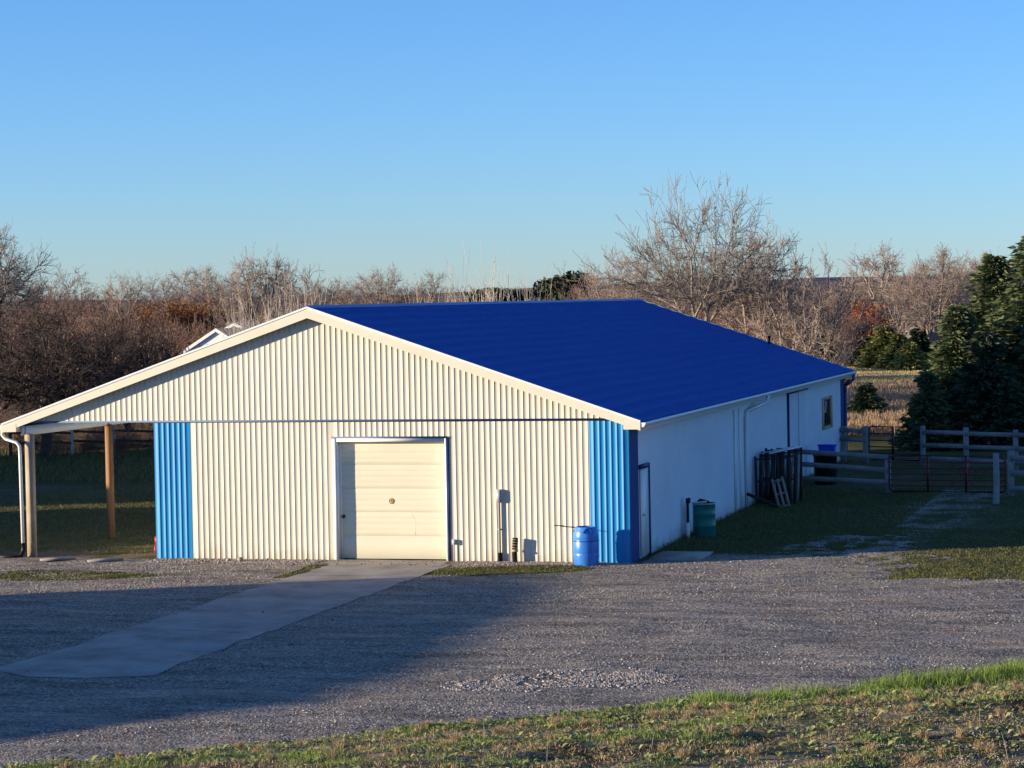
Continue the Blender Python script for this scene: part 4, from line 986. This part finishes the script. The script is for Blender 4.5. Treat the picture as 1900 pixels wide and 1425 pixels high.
# ------------------------------------------------------------------ grass, weeds and stones
def blades(mb, x, y, z, hgt, w, rs, lean=.35):
    n = len(x); a = rs.uniform(0, 6.28, n); L = rs.randn(n, 2)*lean*hgt[:, None]; dx = np.cos(a)*w; dy = np.sin(a)*w
    b0 = np.stack([x-dx, y-dy, z], -1); b1 = np.stack([x+dx, y+dy, z], -1)
    m0 = np.stack([x-dx*.7+L[:, 0]*.35, y-dy*.7+L[:, 1]*.35, z+hgt*.6], -1); m1 = np.stack([x+dx*.7+L[:, 0]*.35, y+dy*.7+L[:, 1]*.35, z+hgt*.6], -1)
    tp = np.stack([x+L[:, 0], y+L[:, 1], z+hgt*(1-.3*np.minimum(1, np.hypot(L[:, 0], L[:, 1])/hgt))], -1)
    V = np.stack([b0, b1, m1, m0, tp], 1).reshape(-1, 3); i = np.arange(n)*5
    mb.add(V, np.vstack([np.stack([i, i+1, i+2, i+3], -1), np.stack([i+3, i+2, i+4, i+4], -1)]))
def inview(x, y, z=0, mpx=60):
    d = np.stack([x-CAM[0], y-CAM[1], np.zeros_like(x)+z-CAM[2]], -1); q = d@_F
    u = 950+F_PX*(d@R_)/q; v = 712.5-F_PX*(d@U_)/q
    return (u > -mpx) & (u < 1900+mpx) & (v < 1425+330)
rs = np.random.RandomState(21)
def cand(n, x0, x1, y0, y1):
    x = rs.uniform(x0, x1, n); y = rs.uniform(y0, y1, n); k = inview(x, y); return x[k], y[k]
# weedy bank in the foreground
x, y = cand(480000, -5, 13, -32, -13); b = bank(x, y)+(fbm(x, y, 1.4)-.5)*.7; k = b > -.05; x, y, b = x[k], y[k], b[k]
n1 = fbm(x+3, y+8, 1.1); n2 = fbm(x-30, y+80, .5)
right = sstep(2.5, 6.5, x+ .3*(y+18))
lush = np.exp(-((b-.7)/.75)**2)*(.14+1.0*right)*(.35+.65*sstep(.40,.58,n2)) + .38*sstep(.50,.66,n1)
keepg = rs.rand(len(x)) < lush*.95
gmb = MB(); cl = sstep(.42,.62,fbm(x[keepg]*.8, y[keepg]*.8, .9)); hg = rs.uniform(.035,.10,keepg.sum())*(1+2.8*right[keepg]*cl*np.exp(-((b[keepg]-.6)/.8)**2)*(n2[keepg]+.4)); blades(gmb, x[keepg], y[keepg], gh(x[keepg], y[keepg])-.005, hg, .0045+0*hg, rs, .5)
gmb.build('grass', GRASSM, kind='stuff', label='bright green grass tufts along the edge of the gravel', category='grass')
keepd = (rs.rand(len(x)) < .10+.50*sstep(.50,.62,n2)*sstep(.0,1.0,b)) & ~keepg
gmb = MB(); hg = rs.uniform(.02,.075,keepd.sum()); blades(gmb, x[keepd], y[keepd], gh(x[keepd], y[keepd])-.005, hg, .005+0*hg, rs, 1.1)
for i in range(150):                                               # dry tufts
    tx, ty = rs.uniform(-2, 12), rs.uniform(-27, -16)
    if bank(tx, ty) < .6: continue
    q = 90; a = rs.uniform(0, 6.28, q); r = rs.rand(q)*.07; X1 = tx+np.cos(a)*r; Y1 = ty+np.sin(a)*r
    blades(gmb, X1, Y1, gh(X1, Y1), rs.uniform(.08,.15,q), np.full(q,.004), rs, .7)
gmb.build('dry_grass', DRYM, kind='stuff', label='dry tan grass and straw on the foreground bank', category='grass')
# broad weed leaves
def weeds(mb, X1, Y1, sz):
    for cx, cy, s in zip(X1, Y1, sz):
        nl = rs.randint(3, 8)
        for j in range(nl):
            a = rs.uniform(0, 6.28); L = s*rs.uniform(.6,1.2); up_ = rs.uniform(.1,1.0); c, sn = math.cos(a), math.sin(a)
            z0 = float(gh(cx, cy)); w = L*.33
            V = [(cx, cy, z0), (cx+c*L*.5-sn*w, cy+sn*L*.5+c*w, z0+L*up_*.7), (cx+c*L, cy+sn*L, z0+L*up_*.75), (cx+c*L*.5+sn*w, cy+sn*L*.5-c*w, z0+L*up_*.7), (cx+c*L*.52, cy+sn*L*.52, z0+L*up_*.52)]
            mb.add(V, [(0, 4, 1, 1), (1, 4, 2, 2), (0, 3, 4, 4), (3, 2, 4, 4)])
wx, wy = cand(24000, -5, 13, -32, -14); wb = bank(wx, wy)+(fbm(wx, wy, 1.4)-.5)*.7
k = (wb > -.05) & (rs.rand(len(wx)) < (.25+.6*np.exp(-((wb-.4)/.7)**2)*(1-sstep(4,8,wx))+.5*sstep(.5,.6,fbm(wx, wy, .9))))
wx, wy = wx[k], wy[k]
m = MB(); weeds(m, wx, wy, rs.uniform(.035,.095,len(wx))*np.where(rs.rand(len(wx)) < .06, 1.5, 1)); m.build('weeds', WEEDM, kind='stuff', label='broad-leaved pale green weeds on the foreground bank', category='weeds')
# lawn: right patch, strip by the wall, left patch, shaded right side, under lean-to
m = MB()
for (n, x0, x1, y0, y1, ha, hb) in [(90000, 4, 12, -5, 9, .02, .06), (30000, -5, 0, -5, -.2, .02, .06), (26000, -15.5, -9, -6, -1.5, .02, .06), (60000, .1, 5, 1, 22, .03, .09), (40000, 4, 12, 7, 32, .03, .08), (60000, -24, -12, .8, 24, .03, .09), (3500, .02, .45, 2.4, 35, .06, .2), (2500, -8, -6.9, -6, 0, .03, .07)]:
    x, y = cand(n, x0, x1, y0, y1); k = (~gravel_mask(x, y) | (rs.rand(len(x)) < .07)) & ~((x > -W) & (x < 0) & (y > 0)) & ~((x > -7.0) & (x < -4.0) & (y < 0)) & ((fbm(x, y, .8) > .40) | (rs.rand(len(x)) < .25)); x, y = x[k], y[k]
    hg = rs.uniform(ha, hb, len(x)); blades(m, x, y, gh(x, y)-.004, hg, np.full(len(x), .007), rs, .6)
m.build('lawn', LAWNM, kind='stuff', label='short patchy lawn around the barn', category='grass')
m = MB(); n = 42000
px = rs.uniform(1480, 1900, n); Yd = 52+rs.rand(n)**1.1*56; X1 = np.array([gx(a, b) for a, b in zip(px[:6000], Yd[:6000])]); Yd = Yd[:6000]
X1 = np.repeat(X1, 6)+rs.randn(36000)*.5; Yd = np.repeat(Yd, 6)+rs.randn(36000)*.5
hg = rs.uniform(.2,.6,len(X1))*sstep(.25,.5,fbm(X1, Yd, 6))+.12; blades(m, X1, Yd, gh(X1, Yd)-.02, hg, np.full(len(X1), .022), rs, .25)
m.build('tall_grass', FIELDM, kind='stuff', label='tall pinkish dry grass in the field beyond the barn', category='grass')
m = MB(); n = 9000
px = rs.uniform(1500, 1900, n); Yd = 104+rs.rand(n)*60; X1 = np.array([gx(a, b) for a, b in zip(px, Yd)]); X1 = np.repeat(X1, 6)+rs.randn(n*6)*.8; Yd = np.repeat(Yd, 6)+rs.randn(n*6)*.8
blades(m, X1, Yd, gh(X1, Yd)-.02, rs.uniform(.10,.24,n*6), np.full(n*6, .03), rs, .4)
m.build('meadow_grass', mat_island('meadow_blades', [(.56,.42,.19),(.62,.47,.23),(.46,.36,.15)], trans=.2), kind='stuff', label='short yellow-green grass strip in front of the small evergreens', category='grass')
m = MB(); n = 5000
px = rs.uniform(0, 300, n); Yd = rs.uniform(24, 40, n); X1 = np.array([gx(a, b) for a, b in zip(px, Yd)]); hg = rs.uniform(.08,.35,n); blades(m, X1, Yd, gh(X1, Yd), hg, np.full(n, .015), rs, .6)
m.build('rough_grass', LAWNM, kind='stuff', label='rough unmown grass in front of the rail fence at left', category='grass')
# stones
OCT = np.array([(1,0,0),(0,1,0),(-1,0,0),(0,-1,0),(0,0,1),(0,0,-.6)]); OF = np.array([(0,1,4,4),(1,2,4,4),(2,3,4,4),(3,0,4,4),(1,0,5,5),(2,1,5,5),(3,2,5,5),(0,3,5,5)])
def stones(mb, x, y, sz):
    n = len(x); V = OCT[None]*sz[:, None, None]*rs.uniform(.6,1.3,(n, 6, 1))*np.array([1,1,.7]); a = rs.uniform(0, 6.28, n); c, s = np.cos(a)[:, None], np.sin(a)[:, None]
    P = np.stack([V[..., 0]*c-V[..., 1]*s+x[:, None], V[..., 0]*s+V[..., 1]*c+y[:, None], V[..., 2]+(gh(x, y)+sz*.30)[:, None]], -1)
    mb.add(P.reshape(-1, 3), (OF[None]+np.arange(n)[:, None, None]*6).reshape(-1, 4))
x, y = cand(460000, -18, 12, -27, 4); k = gravel_mask(x, y) & ~((x > -6.85+.25*rs.rand(len(x))**2) & (x < -4.15-.5*rs.rand(len(x))**3)) & (rs.rand(len(x)) < .10+.9*sstep(.42,.66,fbm(x*.6+y*.3, y*1.4, 2.2))); x, y = x[k], y[k]
m = MB(); stones(m, x, y, rs.uniform(.006,.016,len(x))*np.where(rs.rand(len(x)) < .04, 1.8, 1)); m.build('loose_gravel', STONE, kind='stuff', label='loose grey gravel strewn over the yard', category='gravel')
m = MB()
th = rs.uniform(0, 6.28, 7000); r = np.sqrt(rs.rand(7000)); x = 2.9+np.cos(th)*r*1.9*1.0; y = -17.4+np.sin(th)*r*1.1+.35*(x-2.9); k = fbm(x, y, .5) > .34+.32*r*r; stones(m, x[k], y[k], rs.uniform(.016,.032,k.sum()))
x = rs.uniform(-3.9, -.6, 2600); y = rs.uniform(-.75, -.05, 2600); stones(m, x, y, rs.uniform(.015,.035,2600))
x = rs.uniform(-11.7, -7.4, 2600); y = rs.uniform(-1.0, -.05, 2600); stones(m, x, y, rs.uniform(.012,.030,2600))
x = rs.uniform(-6.8, -4.1, 1500); y = -18.6+rs.rand(1500)**2.2*3.2; stones(m, x, y, rs.uniform(.008,.018,1500))
x, y = cand(16000, -16, -7.5, -9.5, -.5); k = fbm(x, y, 1.5) > .45; stones(m, x[k], y[k], rs.uniform(.010,.024,k.sum()))
x, y = cand(34000, 6, 13, -31, -19); k = (bank(x, y) > 4.6+(13-x)*.45) & (fbm(x, y, 1.0) > .50); stones(m, x[k], y[k], rs.uniform(.008,.02,k.sum()))
m.build('pale_gravel', STONEL, kind='stuff', label='paler coarse gravel in piles and along the wall foot', category='gravel')
# few single stones by the wall
for i, (px, y_, s_, lb) in enumerate([(424, -.55, .07, 'pale stone at the wall foot, left of two'), (446, -.5, .09, 'pale stone at the wall foot, right of two')]):
    m = MB(); rr = np.random.RandomState(i); u = np.linspace(0, math.pi, 6)
    m.lathe([(max(.001, math.sin(q)*s_*rr.uniform(.8,1.2)), -math.cos(q)*s_*.7) for q in u], (0,0,s_*.5), 8)
    o = m.build('fieldstone', STONEL, label=lb, category='stone', group='stones at the wall foot'); o.location = (gx(px, y_), y_, 0)

# fallen leaves and dry stalks
m = MB(); x = np.concatenate([rs.uniform(-11.5, 0, 260), rs.uniform(-14, 9, 90)]); y = np.concatenate([rs.uniform(-1.4, -.1, 260), rs.uniform(-12, -1, 90)])
P = np.stack([x, y, gh(x, y)+.025], -1); leafcloud(m, P, .028, rs)
m.build('fallen_leaves', mat_island('fallen_leaf', [(.28,.12,.07),(.20,.09,.06),(.34,.19,.11)]), kind='stuff', label='small rust-coloured fallen leaves scattered near the barn wall', category='leaves')
m = MB()
for i in range(46):
    tx, ty = rs.uniform(-1, 12.5), rs.uniform(-27.5, -15)
    if bank(tx, ty) < .3: continue
    z0 = float(gh(tx, ty)); h_ = rs.uniform(.12, .34); l = rs.randn(2)*.05
    m.tube([(tx, ty, z0), (tx+l[0]*.4, ty+l[1]*.4, z0+h_*.6), (tx+l[0], ty+l[1], z0+h_)], [.004, .0035, .002], 4)
m.build('dry_stalks', LWOOD, kind='stuff', label='thin pale dry stalks standing out of the foreground weeds', category='weeds')
